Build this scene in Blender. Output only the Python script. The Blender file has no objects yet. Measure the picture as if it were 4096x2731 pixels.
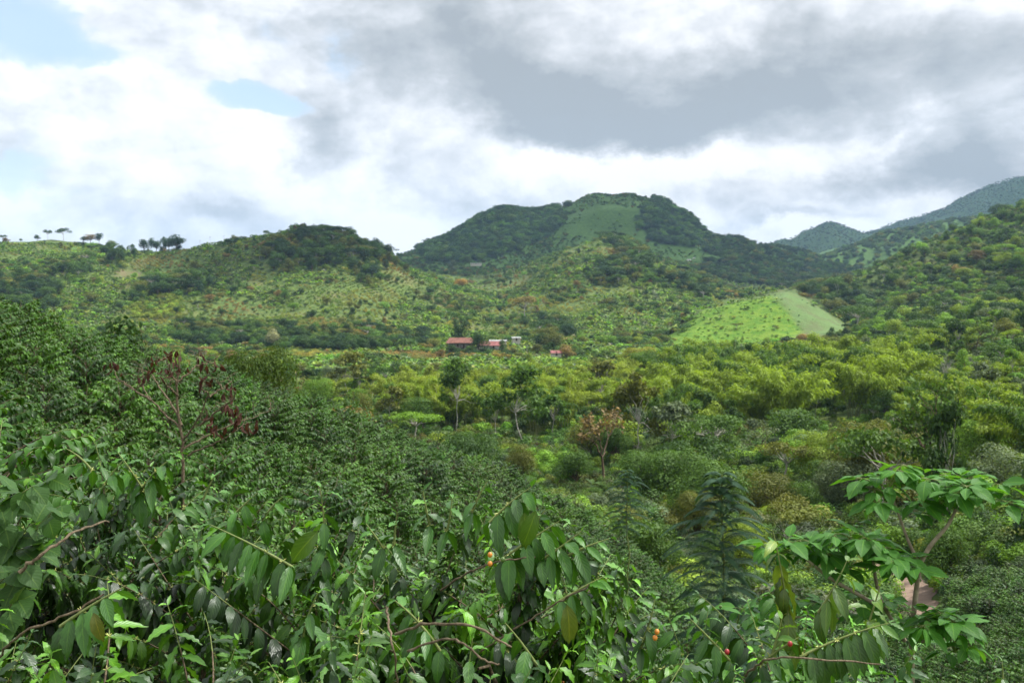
import bpy, math, random
import numpy as np
from mathutils import Vector, Matrix, Euler

# ------------------------------------------------------------------ camera, sky, sun, exposure
scene = bpy.context.scene
C = scene.collection
F = 995.56          # focal length in pixels at 1024 wide (35 mm on a 36 mm sensor)
cam_d = bpy.data.cameras.new('camera'); cam = bpy.data.objects.new('camera', cam_d); C.objects.link(cam)
cam_d.lens = 35; cam_d.sensor_width = 36; cam_d.shift_y = -41 / 1024
cam_d.clip_start = 0.05; cam_d.clip_end = 60000
cam.location = (0, 0, 0); cam.rotation_euler = (math.radians(90), 0, 0)
cam_d.dof.use_dof = True; cam_d.dof.focus_distance = 4.2; cam_d.dof.aperture_fstop = 8
scene.camera = cam
vs = scene.view_settings
vs.view_transform = 'Standard'; vs.look = 'None'; vs.gamma = 1; vs.exposure = 0.82
scene.cycles.max_bounces = 8; scene.cycles.diffuse_bounces = 3; scene.cycles.glossy_bounces = 2
scene.cycles.transmission_bounces = 3; scene.cycles.transparent_max_bounces = 8; scene.cycles.volume_bounces = 0
scene.cycles.use_adaptive_sampling = True; scene.cycles.adaptive_threshold = 0.01
scene.cycles.use_denoising = True
try:
    scene.cycles.denoiser = 'OPENIMAGEDENOISE'
except Exception:
    pass

SUN_AZ, SUN_EL = math.radians(78), math.radians(58)      # azimuth from +Y towards +X
sd = Vector((math.cos(SUN_EL) * math.sin(SUN_AZ), math.cos(SUN_EL) * math.cos(SUN_AZ), math.sin(SUN_EL)))
sun_d = bpy.data.lights.new('sun', 'SUN'); sun_d.energy = 5.0; sun_d.angle = math.radians(0.53); sun_d.color = (1, 0.94, 0.83)
sun = bpy.data.objects.new('sun', sun_d); C.objects.link(sun)
sun.rotation_euler = sd.to_track_quat('Z', 'Y').to_euler()

class NT:
    """tiny helper to write node trees as expressions"""
    def __init__(s, tree): s.t = tree; s.n = tree.nodes; s.l = tree.links
    def node(s, kind, **kw):
        n = s.n.new(kind)
        for k, v in kw.items(): setattr(n, k, v)
        return n
    def put(s, sock, v):
        if isinstance(v, bpy.types.NodeSocket): s.l.new(v, sock)
        elif v is not None:
            sock.default_value = v
    def m(s, op, a, b=None, c=None, clamp=False):
        n = s.n.new('ShaderNodeMath'); n.operation = op; n.use_clamp = clamp
        for i, v in enumerate((a, b, c)):
            if v is not None: s.put(n.inputs[i], v)
        return n.outputs[0]
    def vm(s, op, a, b=None):
        n = s.n.new('ShaderNodeVectorMath'); n.operation = op
        s.put(n.inputs[0], a)
        if b is not None:
            if op == 'SCALE': s.put(n.inputs['Scale'], b)
            else: s.put(n.inputs[1], b)
        return n.outputs[0]
    def mix(s, f, a, b, blend='MIX'):
        n = s.n.new('ShaderNodeMix'); n.data_type = 'RGBA'; n.blend_type = blend
        s.put(n.inputs[0], f); s.put(n.inputs[6], a); s.put(n.inputs[7], b)
        return n.outputs[2]
    def noise(s, vec, scale, detail=4, rough=0.55, col=False, dist=0.0):
        n = s.n.new('ShaderNodeTexNoise'); n.inputs['Scale'].default_value = scale
        n.inputs['Detail'].default_value = detail; n.inputs['Roughness'].default_value = rough
        n.inputs['Distortion'].default_value = dist
        if vec is not None: s.put(n.inputs['Vector'], vec)
        return n.outputs[1 if col else 0]
    def ss(s, v, lo, hi, a=0.0, b=1.0):
        n = s.n.new('ShaderNodeMapRange'); n.interpolation_type = 'SMOOTHSTEP'
        s.put(n.inputs[0], v)
        for i, q in enumerate((lo, hi, a, b)): n.inputs[1 + i].default_value = q
        return n.outputs[0]

def rgb(r, g, b): return (r, g, b, 1)

world = bpy.data.worlds.new('World'); scene.world = world; world.use_nodes = True
def build_sky():
    t = NT(world.node_tree); t.n.clear()
    out = t.node('ShaderNodeOutputWorld'); bg = t.node('ShaderNodeBackground'); bg.inputs[1].default_value = 0.1
    sky = t.node('ShaderNodeTexSky', sky_type='NISHITA'); sky.sun_disc = False
    sky.sun_elevation = SUN_EL; sky.sun_rotation = SUN_AZ
    tc = t.node('ShaderNodeTexCoord'); d = tc.outputs['Generated']
    sp = t.node('ShaderNodeSeparateXYZ'); t.l.new(d, sp.inputs[0])
    az = t.m('ARCTAN2', sp.outputs[0], sp.outputs[1]); el = t.m('ARCSINE', sp.outputs[2])
    cx = t.node('ShaderNodeCombineXYZ'); t.l.new(az, cx.inputs[0]); t.l.new(t.m('MULTIPLY', el, 1.35), cx.inputs[1])
    P = cx.outputs[0]
    # warp of the cloud field
    wn = t.noise(P, 5.5, 9, 0.62, col=True)
    wv = t.vm('SCALE', t.vm('SUBTRACT', wn, (0.5, 0.5, 0.5)), 0.19)
    s2 = t.node('ShaderNodeSeparateXYZ'); t.l.new(wv, s2.inputs[0])
    A = t.m('ADD', az, s2.outputs[0]); E = t.m('ADD', el, t.m('MULTIPLY', s2.outputs[1], 0.8))
    A2 = t.m('ADD', az, t.m('MULTIPLY', s2.outputs[0], .4)); E2 = t.m('ADD', el, t.m('MULTIPLY', s2.outputs[1], 0.35)); calm = [False]
    def blob(u, v, ru, rv, w, rot=0.0):
        a0 = math.atan((u - 512) / F); e0 = math.atan((300 - v) / F * math.cos(a0))
        dx = t.m('SUBTRACT', A2 if calm[0] else A, a0); dy = t.m('SUBTRACT', E2 if calm[0] else E, e0)
        c, s = math.cos(rot), math.sin(rot)
        px = t.m('ADD', t.m('MULTIPLY', dx, c * F / ru), t.m('MULTIPLY', dy, s * F / ru))
        py = t.m('ADD', t.m('MULTIPLY', dx, -s * F / rv), t.m('MULTIPLY', dy, c * F / rv))
        q = t.m('ADD', t.m('MULTIPLY', px, px), t.m('MULTIPLY', py, py))
        return t.m('MULTIPLY', t.m('EXPONENT', t.m('MULTIPLY', q, -1.0)), w)
    def total(bl):
        a = None
        for b in bl:
            o = blob(*b); a = o if a is None else t.m('ADD', a, o)
        return a
    # blue gaps between the clouds
    calm[0] = True
    blue = total([(22, 26, 80, 34, .95, -.12), (108, 62, 60, 14, .55, -.2), (166, 70, 24, 9, .45), (232, 95, 40, 14, .95, -.25), (268, 112, 28, 9, .85, -.1),
                  (268, 38, 20, 24, .55, .3), (335, 50, 30, 40, .42), (8, 165, 50, 22, .5), (205, 132, 26, 26, .35), (70, 190, 60, 40, .30),
                  (180, 25, 62, 26, -.7, -.4), (150, 88, 36, 22, -.75), (228, 128, 30, 10, -.6), (200, 62, 14, 8, -.4)])
    calm[0] = False
    def puffs(scale):
        vo = t.node('ShaderNodeTexVoronoi', feature='SMOOTH_F1'); vo.inputs['Scale'].default_value = scale; vo.inputs['Smoothness'].default_value = 0.6
        t.l.new(t.vm('ADD', P, t.vm('SCALE', wv, 0.5)), vo.inputs['Vector']); return vo.outputs['Distance']
    pf = t.m('ADD', t.m('MULTIPLY', puffs(13), .55), t.m('ADD', t.m('MULTIPLY', puffs(31), .3), t.m('MULTIPLY', puffs(70), .15)))
    n1 = t.noise(P, 18, 8, 0.6)
    n1b = t.noise(P, 5, 5, 0.55)
    bf = t.m('ADD', blue, t.m('ADD', t.m('MULTIPLY', t.m('SUBTRACT', n1, 0.5), .8), t.m('MULTIPLY', t.m('SUBTRACT', n1b, 0.5), 0.5)))
    bf = t.m('ADD', bf, t.m('MULTIPLY', t.m('SUBTRACT', pf, 0.42), 1.1))
    bmask = t.m('ADD', t.m('MULTIPLY', t.ss(bf, 0.40, 0.64), .5), t.m('MULTIPLY', t.ss(bf, 0.15, 1.0), .45))
    bmask = t.m('MULTIPLY', bmask, t.ss(blue, 0.10, 0.30))
    # grey undersides
    grey = total([(700, 60, 330, 80, .26), (440, 40, 120, 50, .50, -.25), (520, 85, 120, 40, .55, -.3), (590, 110, 120, 35, .70, -.05), (560, 142, 110, 18, .45, -.05), (740, 105, 140, 45, .55, .25), (880, 60, 190, 50, .38, .1),
                  (990, 110, 100, 45, .55), (880, 182, 110, 18, .75, .12), (960, 160, 70, 18, .45), (365, 60, 36, 40, .25), (322, 160, 36, 26, .60, -.6), (232, 204, 50, 11, .50, .05),
                  (450, 200, 40, 22, .25), (290, 150, 30, 22, .2), (405, 176, 26, 24, .35), (300, 22, 60, 22, .30), (720, 130, 60, 22, .35, .2),
                  (740, 178, 40, 22, .30), (790, 222, 60, 6, .45), (560, 5, 80, 30, .1), (690, 22, 60, 24, -.15), (465, 118, 26, 40, -.35, -.8),
                  (640, 172, 160, 12, -.55), (760, 243, 140, 9, -.3), (890, 130, 60, 9, -.40, .3), (170, 225, 120, 16, .2), (80, 120, 80, 24, .15), (520, 205, 100, 10, .15)])
    n2 = t.noise(t.vm('MULTIPLY', P, (1.0, 1.9, 1.0)), 5.0, 9, 0.56, dist=0.4)
    n3 = t.noise(P, 22, 7, 0.6)
    high = t.ss(el, 0.30, 0.6)             # the overcast above the frame
    gf = t.m('ADD', grey, t.m('ADD', t.m('MULTIPLY', t.m('SUBTRACT', n2, 0.5), 1.9), t.m('MULTIPLY', t.m('SUBTRACT', n3, 0.5), 0.5)))
    Q0 = t.vm('ADD', P, t.vm('SCALE', wv, 0.35)); Q1 = t.vm('ADD', Q0, (0.016, 0.026, 0.0))      # sunward shading of the billows, put into the cloud colour
    rel = t.m('SUBTRACT', t.noise(Q1, 9, 9, 0.58), t.noise(Q0, 9, 9, 0.58))
    gf = t.m('ADD', gf, t.m('MULTIPLY', rel, 1.5))
    gf = t.m('ADD', gf, t.m('MULTIPLY', t.m('SUBTRACT', pf, 0.42), 0.6))
    gf = t.m('ADD', gf, t.m('MULTIPLY', high, 0.15))
    g = t.m('MULTIPLY_ADD', gf, 0.80, 0.07, clamp=True)
    cr = t.node('ShaderNodeValToRGB'); t.l.new(g, cr.inputs[0])
    e = cr.color_ramp; e.elements[0].position = 0; e.elements[0].color = rgb(6.7, 6.75, 6.8)
    e.elements[1].position = 1; e.elements[1].color = rgb(2.5, 2.75, 2.95)
    for p, c in ((.16, (5.9, 6.0, 6.1)), (.36, (4.7, 4.9, 5.15)), (.62, (3.5, 3.72, 3.92))):
        k = e.elements.new(p); k.color = rgb(*c)
    bluec = t.mix(0.62, sky.outputs[0], rgb(4.2, 5.4, 6.7))
    lowb = t.ss(el, 0.02, 0.24)
    bluec = t.mix(lowb, t.mix(0.35, bluec, rgb(6, 6.8, 7.4)), bluec)
    col = t.mix(bmask, cr.outputs[0], bluec)
    sdot = t.node('ShaderNodeVectorMath', operation='DOT_PRODUCT'); t.l.new(d, sdot.inputs[0]); sdot.inputs[1].default_value = tuple(sd)
    glow = t.m('MULTIPLY', t.ss(sdot.outputs['Value'], 0.62, 1.0), 16.0)          # bright thin cloud round the sun
    col = t.vm('ADD', col, t.vm('SCALE', (1.0, 0.98, 0.93), glow))
    t.l.new(col, bg.inputs[0]); t.l.new(bg.outputs[0], out.inputs[0])
build_sky()

# ------------------------------------------------------------------ numeric helpers
rng = np.random.default_rng(11)
def P(u, v, y): return np.array([(u - 512) / F * y, y, (300 - v) / F * y])
def value_noise(x, y, seed=0):
    r = np.random.default_rng(seed); T = r.random((256, 256))
    xi = np.floor(x).astype(int); yi = np.floor(y).astype(int); fx = x - xi; fy = y - yi
    fx = fx * fx * (3 - 2 * fx); fy = fy * fy * (3 - 2 * fy)
    a = T[xi % 256, yi % 256]; b = T[(xi + 1) % 256, yi % 256]; c = T[xi % 256, (yi + 1) % 256]; d = T[(xi + 1) % 256, (yi + 1) % 256]
    return (a * (1 - fx) + b * fx) * (1 - fy) + (c * (1 - fx) + d * fx) * fy - 0.5
def fbm(x, y, seed=0, o=4):
    s = 0; a = 1
    for i in range(o):
        s = s + a * value_noise(x * 2 ** i + 17.3 * i, y * 2 ** i - 9.1 * i, seed + i); a *= 0.5
    return s

# ------------------------------------------------------------------ terrain: one sheet, profile by profile
# each row: distance (constant or over u), list of (bearing, height) with height as slope number (v) or metres (z)
def tab(pairs): a = np.array(pairs, float); return a[:, 0], a[:, 1]
ROWS = [
 (-30, 'z', [(-300, -2), (1324, -4)]),
 (0, 'z', [(-300, -2.1), (0, -2.3), (512, -2.7), (1024, -3.6), (1324, -4.6)]),
 (4, 'z', [(-300, -2.1), (0, -2.6), (512, -3.1), (700, -3.5), (1024, -4.8), (1324, -5.6)]),
 (10, 'z', [(-300, -1.6), (0, -3.1), (300, -4.3), (512, -5.2), (700, -6.4), (1024, -8.4), (1324, -9)]),
 ([(-300, 22), (0, 25), (100, 28), (200, 31), (305, 35), (374, 38), (435, 42), (496, 45), (566, 48), (1324, 48)], 'c',
  [(-300, 190), (0, 300), (100, 344), (200, 372), (305, 401), (374, 422), (435, 453), (496, 470), (566, 505), (650, 570), (740, 632), (900, 660), (1024, 585), (1324, 500)]),
 (62, 'z', [(-300, -4), (0, -9), (300, -15), (512, -17.5), (700, -20), (900, -21), (1024, -18), (1324, -12)]),
 (100, 'z', [(-300, -8), (0, -16), (300, -21), (512, -23), (700, -25), (900, -24), (1024, -20), (1324, -8)]),
 (160, 'z', [(-300, -14), (0, -22), (512, -28), (700, -28), (900, -25), (1024, -19), (1324, 0)]),
 (260, 'z', [(-300, -28), (0, -29), (512, -32), (700, -31), (900, -25), (1024, -15), (1324, 20)]),
 (420, 'z', [(-300, -30), (0, -32), (512, -34), (700, -30), (850, -24), (930, -18), (1024, -10), (1324, 40)]),
 (600, 'v', [(-300, 345), (0, 345), (200, 352), (600, 350), (700, 345), (800, 341), (850, 335), (900, 323), (930, 316), (1024, 292), (1324, 200)]),
 (720, 'v', [(-300, 328), (0, 325), (200, 326), (300, 326), (400, 330), (450, 338), (500, 340), (560, 335), (610, 334), (650, 337), (674, 327), (700, 312), (730, 302), (757, 296), (787, 289), (805, 296), (830, 316), (850, 328), (880, 315), (930, 290), (1024, 252), (1324, 130)]),
 (790, 'v', [(-300, 305), (0, 305), (200, 310), (300, 308), (400, 318), (450, 325), (500, 330), (560, 325), (610, 316), (640, 322), (674, 324), (700, 317), (757, 309), (787, 306), (830, 316), (850, 316), (880, 303), (930, 275), (1024, 228), (1324, 110)]),
 (900, 'v', [(-300, 270), (0, 277), (100, 280), (200, 276), (300, 272), (360, 281), (400, 296), (450, 311), (500, 318), (540, 308), (600, 292), (640, 292), (680, 303), (720, 308), (760, 305), (800, 300), (830, 292), (860, 276), (900, 256), (940, 240), (980, 221), (1024, 202), (1324, 60)]),
 (1020, 'v', [(-300, 250), (0, 254), (60, 256), (130, 259), (200, 251), (250, 241), (290, 233), (320, 235), (360, 244), (390, 256), (420, 277), (450, 292), (500, 304), (540, 290), (570, 275), (600, 266), (640, 263), (680, 280), (720, 295), (760, 298), (800, 296), (840, 290), (870, 280), (900, 270), (1024, 232), (1324, 120)]),
 (1350, 'v', [(-300, 244), (0, 247), (50, 244), (100, 248), (130, 257), (200, 268), (290, 265), (360, 272), (400, 274), (450, 281), (480, 284), (520, 272), (560, 255), (600, 243), (630, 245), (660, 263), (700, 280), (740, 292), (800, 292), (850, 285), (1024, 262), (1324, 250)]),
 (1650, 'v', [(-300, 290), (0, 290), (290, 290), (400, 269), (450, 271), (500, 268), (560, 263), (600, 254), (640, 248), (700, 263), (760, 278), (800, 284), (850, 280), (1024, 270), (1324, 260)]),
 (2100, 'v', [(-300, 300), (0, 300), (350, 282), (395, 262), (420, 253), (450, 241), (480, 221), (505, 215), (530, 217), (560, 211), (580, 201), (600, 195), (630, 194), (660, 203), (690, 219), (705, 234), (730, 241), (750, 248), (770, 257), (800, 268), (850, 275), (1024, 275), (1324, 270)]),
 (2700, 'v', [(-300, 310), (395, 282), (700, 264), (740, 252), (763, 249), (801, 253), (823, 261), (860, 246), (883, 236), (927, 228), (960, 223), (987, 219), (1024, 216), (1324, 180)]),
 (3600, 'v', [(-300, 310), (700, 275), (763, 262), (801, 262), (850, 255), (900, 250), (1024, 240), (1324, 220)]),
 (4600, 'v', [(-300, 320), (700, 270), (780, 244), (793, 241), (810, 232), (832, 226), (853, 234), (866, 237), (900, 240), (1024, 222), (1324, 200)]),
 (5600, 'v', [(-300, 320), (780, 262), (840, 252), (866, 237), (895, 226), (920, 220), (945, 212), (960, 201), (990, 189), (1024, 177), (1324, 100)]),
 (9500, 'v', [(-300, 305), (1324, 290)]),
]
def ground(x, y, detail=True):
    x = np.asarray(x, float); y = np.asarray(y, float); sh = np.broadcast(x, y).shape
    x = np.broadcast_to(x, sh).ravel(); y = np.broadcast_to(y, sh).ravel()
    u = 512 + F * x / np.maximum(y, 6.0); u = np.clip(u, -300, 1324)
    Y = []; Z = []
    for yy, kind, hs in ROWS:
        if isinstance(yy, list): a, b = tab(yy); yk = np.interp(u, a, b)
        else: yk = np.full_like(u, yy)
        a, b = tab(hs); h = np.interp(u, a, b)
        if kind == 'z': z = h
        elif kind == 'c': z = (300 - h) / F * yk - 1.55
        else: z = (300 - h) / F * yk
        Y.append(yk); Z.append(z)
    Y = np.array(Y); Z = np.array(Z); K = len(Y)
    d = (Z[1:] - Z[:-1]) / (Y[1:] - Y[:-1]); m = np.zeros_like(Z)
    dd = d[:-1] * d[1:]; h0 = Y[1:-1] - Y[:-2]; h1 = Y[2:] - Y[1:-1]
    w1 = 2 * h1 + h0; w2 = h1 + 2 * h0
    with np.errstate(divide='ignore', invalid='ignore'):
        hm = (w1 + w2) / (w1 / d[:-1] + w2 / d[1:])
    m[1:-1] = np.where(dd > 0, hm, 0); m[0] = d[0]; m[-1] = d[-1]
    k = np.zeros(len(u), int)
    for i in range(1, K - 1): k += (y >= Y[i])
    k = np.minimum(k, K - 2); I = np.arange(len(u))
    y0 = Y[k, I]; y1 = Y[k + 1, I]; H = y1 - y0; t = np.clip((y - y0) / H, 0, 1)
    z = (2 * t**3 - 3 * t**2 + 1) * Z[k, I] + (t**3 - 2 * t**2 + t) * H * m[k, I] + (-2 * t**3 + 3 * t**2) * Z[k + 1, I] + (t**3 - t**2) * H * m[k + 1, I]
    if detail:
        far = np.clip((y - 450) / 500, 0, 1)
        lam = np.where(y < 1500, 95.0, 190.0)
        g = -np.abs(fbm(x / 95., y / 150., 5, 3)) + 0.25
        g2 = -np.abs(fbm(x / 190., y / 330., 8, 3)) + 0.25
        far2 = np.clip((y - 1300) / 500, 0, 1)
        z = z + far * (1 - far2) * g * 15 + far2 * g2 * 46 + np.clip((y - 3000) / 1000, 0, 1) * g2 * 40
        z = z + np.clip((y - 60) / 60, 0, 1) * fbm(x / 22., y / 22., 3, 3) * 1.6 + 0.12 * fbm(x / 1.4, y / 1.4, 4, 2)
    return z.reshape(sh)
def uv_of(x, y, z): return 512 + F * x / y, 300 - F * z / y
def y_at(u, v, lo=6.0, hi=6000.0):
    """first distance along bearing u where the ground is seen at slope v"""
    ys = np.geomspace(lo, hi, 1400); z = ground((u - 512) / F * ys, ys); vv = 300 - F * z / ys
    ok = np.where(vv <= v)[0]
    return float(ys[ok[0]]) if len(ok) else None

def in_poly(u, v, poly):
    u = np.asarray(u); v = np.asarray(v); r = np.zeros(u.shape, bool); n = len(poly)
    for i in range(n):
        x1, y1 = poly[i]; x2, y2 = poly[(i + 1) % n]
        c = ((y1 > v) != (y2 > v)) & (u < (x2 - x1) * (v - y1) / ((y2 - y1) if y2 != y1 else 1e-9) + x1)
        r ^= c
    return r

# ------------------------------------------------------------------ mesh helpers
class Geo:
    """collects quads with a per-vertex variation value and a leaf uv"""
    def __init__(s): s.V = []; s.Q = []; s.L = []; s.U = []; s.M = []; s.n = 0
    def add(s, V, Q, lv=None, uv=None, mat=0):
        V = np.asarray(V, float).reshape(-1, 3); Q = np.asarray(Q, int).reshape(-1, 4)
        s.V.append(V); s.Q.append(Q + s.n); s.n += len(V)
        s.L.append(np.full(len(V), 0.5) if lv is None else np.asarray(lv, float)); s.U.append(np.zeros((len(V), 2)) if uv is None else np.asarray(uv, float))
        s.M.append(np.full(len(Q), mat))
    def mesh(s, name, mats, smooth=True):
        V = np.concatenate(s.V); Q = np.concatenate(s.Q); L = np.concatenate(s.L); U = np.concatenate(s.U); M = np.concatenate(s.M)
        me = bpy.data.meshes.new(name)
        me.vertices.add(len(V)); me.vertices.foreach_set('co', V.astype(np.float32).ravel())
        me.loops.add(len(Q) * 4); me.loops.foreach_set('vertex_index', Q.astype(np.int32).ravel())
        me.polygons.add(len(Q)); me.polygons.foreach_set('loop_start', np.arange(0, len(Q) * 4, 4, dtype=np.int32))
        me.polygons.foreach_set('loop_total', np.full(len(Q), 4, np.int32))
        me.polygons.foreach_set('material_index', M.astype(np.int32))
        me.polygons.foreach_set('use_smooth', np.full(len(Q), smooth))
        a = me.attributes.new('lv', 'FLOAT', 'POINT'); a.data.foreach_set('value', L.astype(np.float32))
        a = me.attributes.new('leaf_uv', 'FLOAT2', 'POINT'); a.data.foreach_set('vector', U.astype(np.float32).ravel())
        me.update(calc_edges=True)
        for m in mats: me.materials.append(m)
        return me
def unit(a): return a / np.maximum(np.linalg.norm(a, axis=-1, keepdims=True), 1e-9)
def tube(g, pts, rad, k=6, mat=0, lv=0.5):
    pts = np.asarray(pts, float); n = len(pts); rad = np.broadcast_to(np.asarray(rad, float), (n,))
    T = unit(np.gradient(pts, axis=0)); ref = np.array([0.31, 0.17, 0.93]); 
    A = unit(np.cross(T, ref)); B = np.cross(T, A)
    th = np.arange(k) * 2 * math.pi / k
    V = pts[:, None] + rad[:, None, None] * (np.cos(th)[None, :, None] * A[:, None] + np.sin(th)[None, :, None] * B[:, None])
    Q = []
    for i in range(n - 1):
        for j in range(k):
            a = i * k + j; b = i * k + (j + 1) % k; Q.append((a, b, b + k, a + k))
    g.add(V, Q, np.full(n * k, lv), np.stack([np.repeat(np.linspace(0, 1, n), k), np.tile(np.linspace(0, 1, k), n)], 1), mat)
def wiggle(p0, p1, n=6, amp=0.05, sag=0.0, r=rng):
    t = np.linspace(0, 1, n)[:, None]; p0 = np.asarray(p0, float); p1 = np.asarray(p1, float)
    L = np.linalg.norm(p1 - p0); q = p0 + (p1 - p0) * t + r.normal(0, amp * L, (n, 3)) * np.sin(t * math.pi)
    q[:, 2] += sag * L * (4 * t[:, 0] * (1 - t[:, 0])); return q
def scatter_faces(g, base, Q, uvs, pos, X, Y, Z, sx, sy, lv, mat=0):
    """base (m,3) template placed N times: X along, Y across, Z normal"""
    base = np.asarray(base, float); N = len(pos); m = len(base)
    V = pos[:, None] + base[None, :, 0:1] * X[:, None] * sx[:, None, None] + base[None, :, 1:2] * Y[:, None] * sy[:, None, None] + base[None, :, 2:3] * Z[:, None] * sx[:, None, None]
    QQ = np.asarray(Q)[None] + (np.arange(N) * m)[:, None, None]
    g.add(V.reshape(-1, 3), QQ.reshape(-1, 4), np.repeat(lv, m), np.tile(np.asarray(uvs), (N, 1)), mat)
def leaf_template(nu, nv, bend=0.5, fold=0.25, wave=0.05, nw=4, tip=1.3, phase=0.0, twist=0.0, wide=0.5):
    t = np.linspace(0, 1, nu + 1); s = np.linspace(-1, 1, nv + 1)
    w = np.sin(np.pi * np.clip(t, 0.0, 1) ** 0.82) ** 0.85 * (1 - 0.28 * t ** 3); w[0] = 0.04; w[-1] = 0.015
    # centre line bends down
    ang = bend * t ** tip; dt = 1 / nu
    cx = np.concatenate([[0], np.cumsum(np.cos(0.5 * (ang[1:] + ang[:-1])) * dt)]); cz = -np.concatenate([[0], np.cumsum(np.sin(0.5 * (ang[1:] + ang[:-1])) * dt)])
    V = []; U = []
    for i in range(nu + 1):
        for j in range(nv + 1):
            a = s[j]; y = a * w[i] * wide
            z = fold * abs(a) * w[i] * wide + wave * np.sin(2 * np.pi * nw * t[i] + phase + (0.8 if a > 0 else 0)) * a * a + twist * a * w[i] * t[i] * wide
            V.append((cx[i] + z * np.sin(ang[i]), y, cz[i] + z * np.cos(ang[i]))); U.append((t[i], a))
    Q = [(i * (nv + 1) + j, (i + 1) * (nv + 1) + j, (i + 1) * (nv + 1) + j + 1, i * (nv + 1) + j + 1) for i in range(nu) for j in range(nv)]
    return np.array(V), np.array(Q), np.array(U)
QUAD = (np.array([(0, 0, 0), (0.5, -0.5, 0.06), (1, 0, -0.12), (0.5, 0.5, 0.06)]), np.array([(0, 1, 2, 3)]), np.array([(0, 0), (.5, -1), (1, 0), (.5, 1)]))
def frames(D, Nrm):
    X = unit(D); Y = unit(np.cross(Nrm, X)); Z = np.cross(X, Y); return X, Y, Z

# ------------------------------------------------------------------ materials
def mat_new(name):
    m = bpy.data.materials.new(name); m.use_nodes = True; t = NT(m.node_tree); t.n.clear()
    return m, t, t.node('ShaderNodeOutputMaterial')
def foliage_mat(name, rough=0.5, spec=0.35, transl=0.35, lo=0.62, hi=1.45, yellow=0.18, veins=False, under=0.0, young=None):
    m, t, out = mat_new(name)
    at = t.node('ShaderNodeAttribute', attribute_type='INSTANCER', attribute_name='tone')
    lv = t.node('ShaderNodeAttribute', attribute_type='GEOMETRY', attribute_name='lv').outputs['Fac']
    k = t.m('ADD', t.m('MULTIPLY', lv, hi - lo), lo)
    col = t.vm('SCALE', at.outputs['Vector'], k)
    # yellower where the variation is high
    col = t.mix(t.m('MULTIPLY', t.m('POWER', lv, 2.0), yellow), col, t.mix(1.0, col, rgb(2.1, 1.25, 0.5), 'MULTIPLY'))
    if young: col = t.mix(t.ss(lv, 0.86, 0.93), col, rgb(*young))
    bump = None
    if veins:
        uv = t.node('ShaderNodeAttribute', attribute_type='GEOMETRY', attribute_name='leaf_uv')
        sp = t.node('ShaderNodeSeparateXYZ'); t.l.new(uv.outputs['Vector'], sp.inputs[0])
        av = t.m('ABSOLUTE', sp.outputs[1])
        ph = t.m('SUBTRACT', t.m('MULTIPLY', sp.outputs[0], 50.0), t.m('MULTIPLY', av, 14.0))
        rib = t.m('SINE', ph)
        mid = t.ss(av, 0.03, 0.10, 1.0, 0.0)
        vein = t.m('MULTIPLY', t.ss(rib, 0.86, 1.0), t.ss(av, 0.75, 0.95, 0.16, 0.0))
        col = t.mix(t.m('MAXIMUM', t.m('MULTIPLY', mid, 0.55), vein), col, t.mix(1.0, col, rgb(2.6, 1.9, 1.6), 'MULTIPLY'))
        spot = t.noise(t.node('ShaderNodeTexCoord').outputs['Object'], 45, 5, 0.7)
        col = t.mix(t.ss(spot, 0.66, 0.72, 0.0, 0.75), col, rgb(0.11, 0.085, 0.03))
        blot = t.noise(t.node('ShaderNodeTexCoord').outputs['Object'], 60, 3)
        col = t.mix(t.ss(blot, 0.35, 0.7, 0.0, 0.22), col, t.mix(1.0, col, rgb(0.6, 0.7, 0.7), 'MULTIPLY'))
        b = t.node('ShaderNodeBump'); b.inputs['Strength'].default_value = 0.16; b.inputs['Distance'].default_value = 0.004
        t.l.new(t.m('SUBTRACT', t.m('MULTIPLY', rib, 0.5), t.m('MULTIPLY', mid, 0.9)), b.inputs['Height']); bump = b.outputs[0]
    if under > 0:
        geo = t.node('ShaderNodeNewGeometry')
        col = t.mix(t.m('MULTIPLY', geo.outputs['Backfacing'], under), col, t.mix(1.0, col, rgb(2.4, 1.8, 1.7), 'MULTIPLY'))
    pb = t.node('ShaderNodeBsdfPrincipled'); t.l.new(col, pb.inputs['Base Color'])
    pb.inputs['Roughness'].default_value = rough; pb.inputs['Specular IOR Level'].default_value = spec
    tr = t.node('ShaderNodeBsdfTranslucent'); t.l.new(t.mix(1.0, col, rgb(1.5, 1.5, 0.55), 'MULTIPLY'), tr.inputs[0])
    if bump is not None: t.l.new(bump, pb.inputs['Normal'])
    mx = t.node('ShaderNodeMixShader'); mx.inputs[0].default_value = transl
    t.l.new(pb.outputs[0], mx.inputs[1]); t.l.new(tr.outputs[0], mx.inputs[2]); t.l.new(mx.outputs[0], out.inputs[0])
    return m
def plain_mat(name, c1, c2, scale=8, rough=0.8, bump=0.3, spec=0.2, stretch=None, detail=5):
    m, t, out = mat_new(name)
    tc = t.node('ShaderNodeTexCoord').outputs['Object']
    if stretch: tc = t.vm('MULTIPLY', tc, stretch)
    n = t.noise(tc, scale, detail, 0.6)
    col = t.mix(t.ss(n, 0.32, 0.68), rgb(*c1), rgb(*c2))
    pb = t.node('ShaderNodeBsdfPrincipled'); t.l.new(col, pb.inputs['Base Color']); pb.inputs['Roughness'].default_value = rough
    pb.inputs['Specular IOR Level'].default_value = spec
    b = t.node('ShaderNodeBump'); b.inputs['Strength'].default_value = bump; t.l.new(n, b.inputs['Height']); t.l.new(b.outputs[0], pb.inputs['Normal'])
    t.l.new(pb.outputs[0], out.inputs[0]); return m
M_LEAF = foliage_mat('tree_leaves', rough=0.6, spec=0.14, transl=0.28, lo=0.5, hi=1.55)
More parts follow.
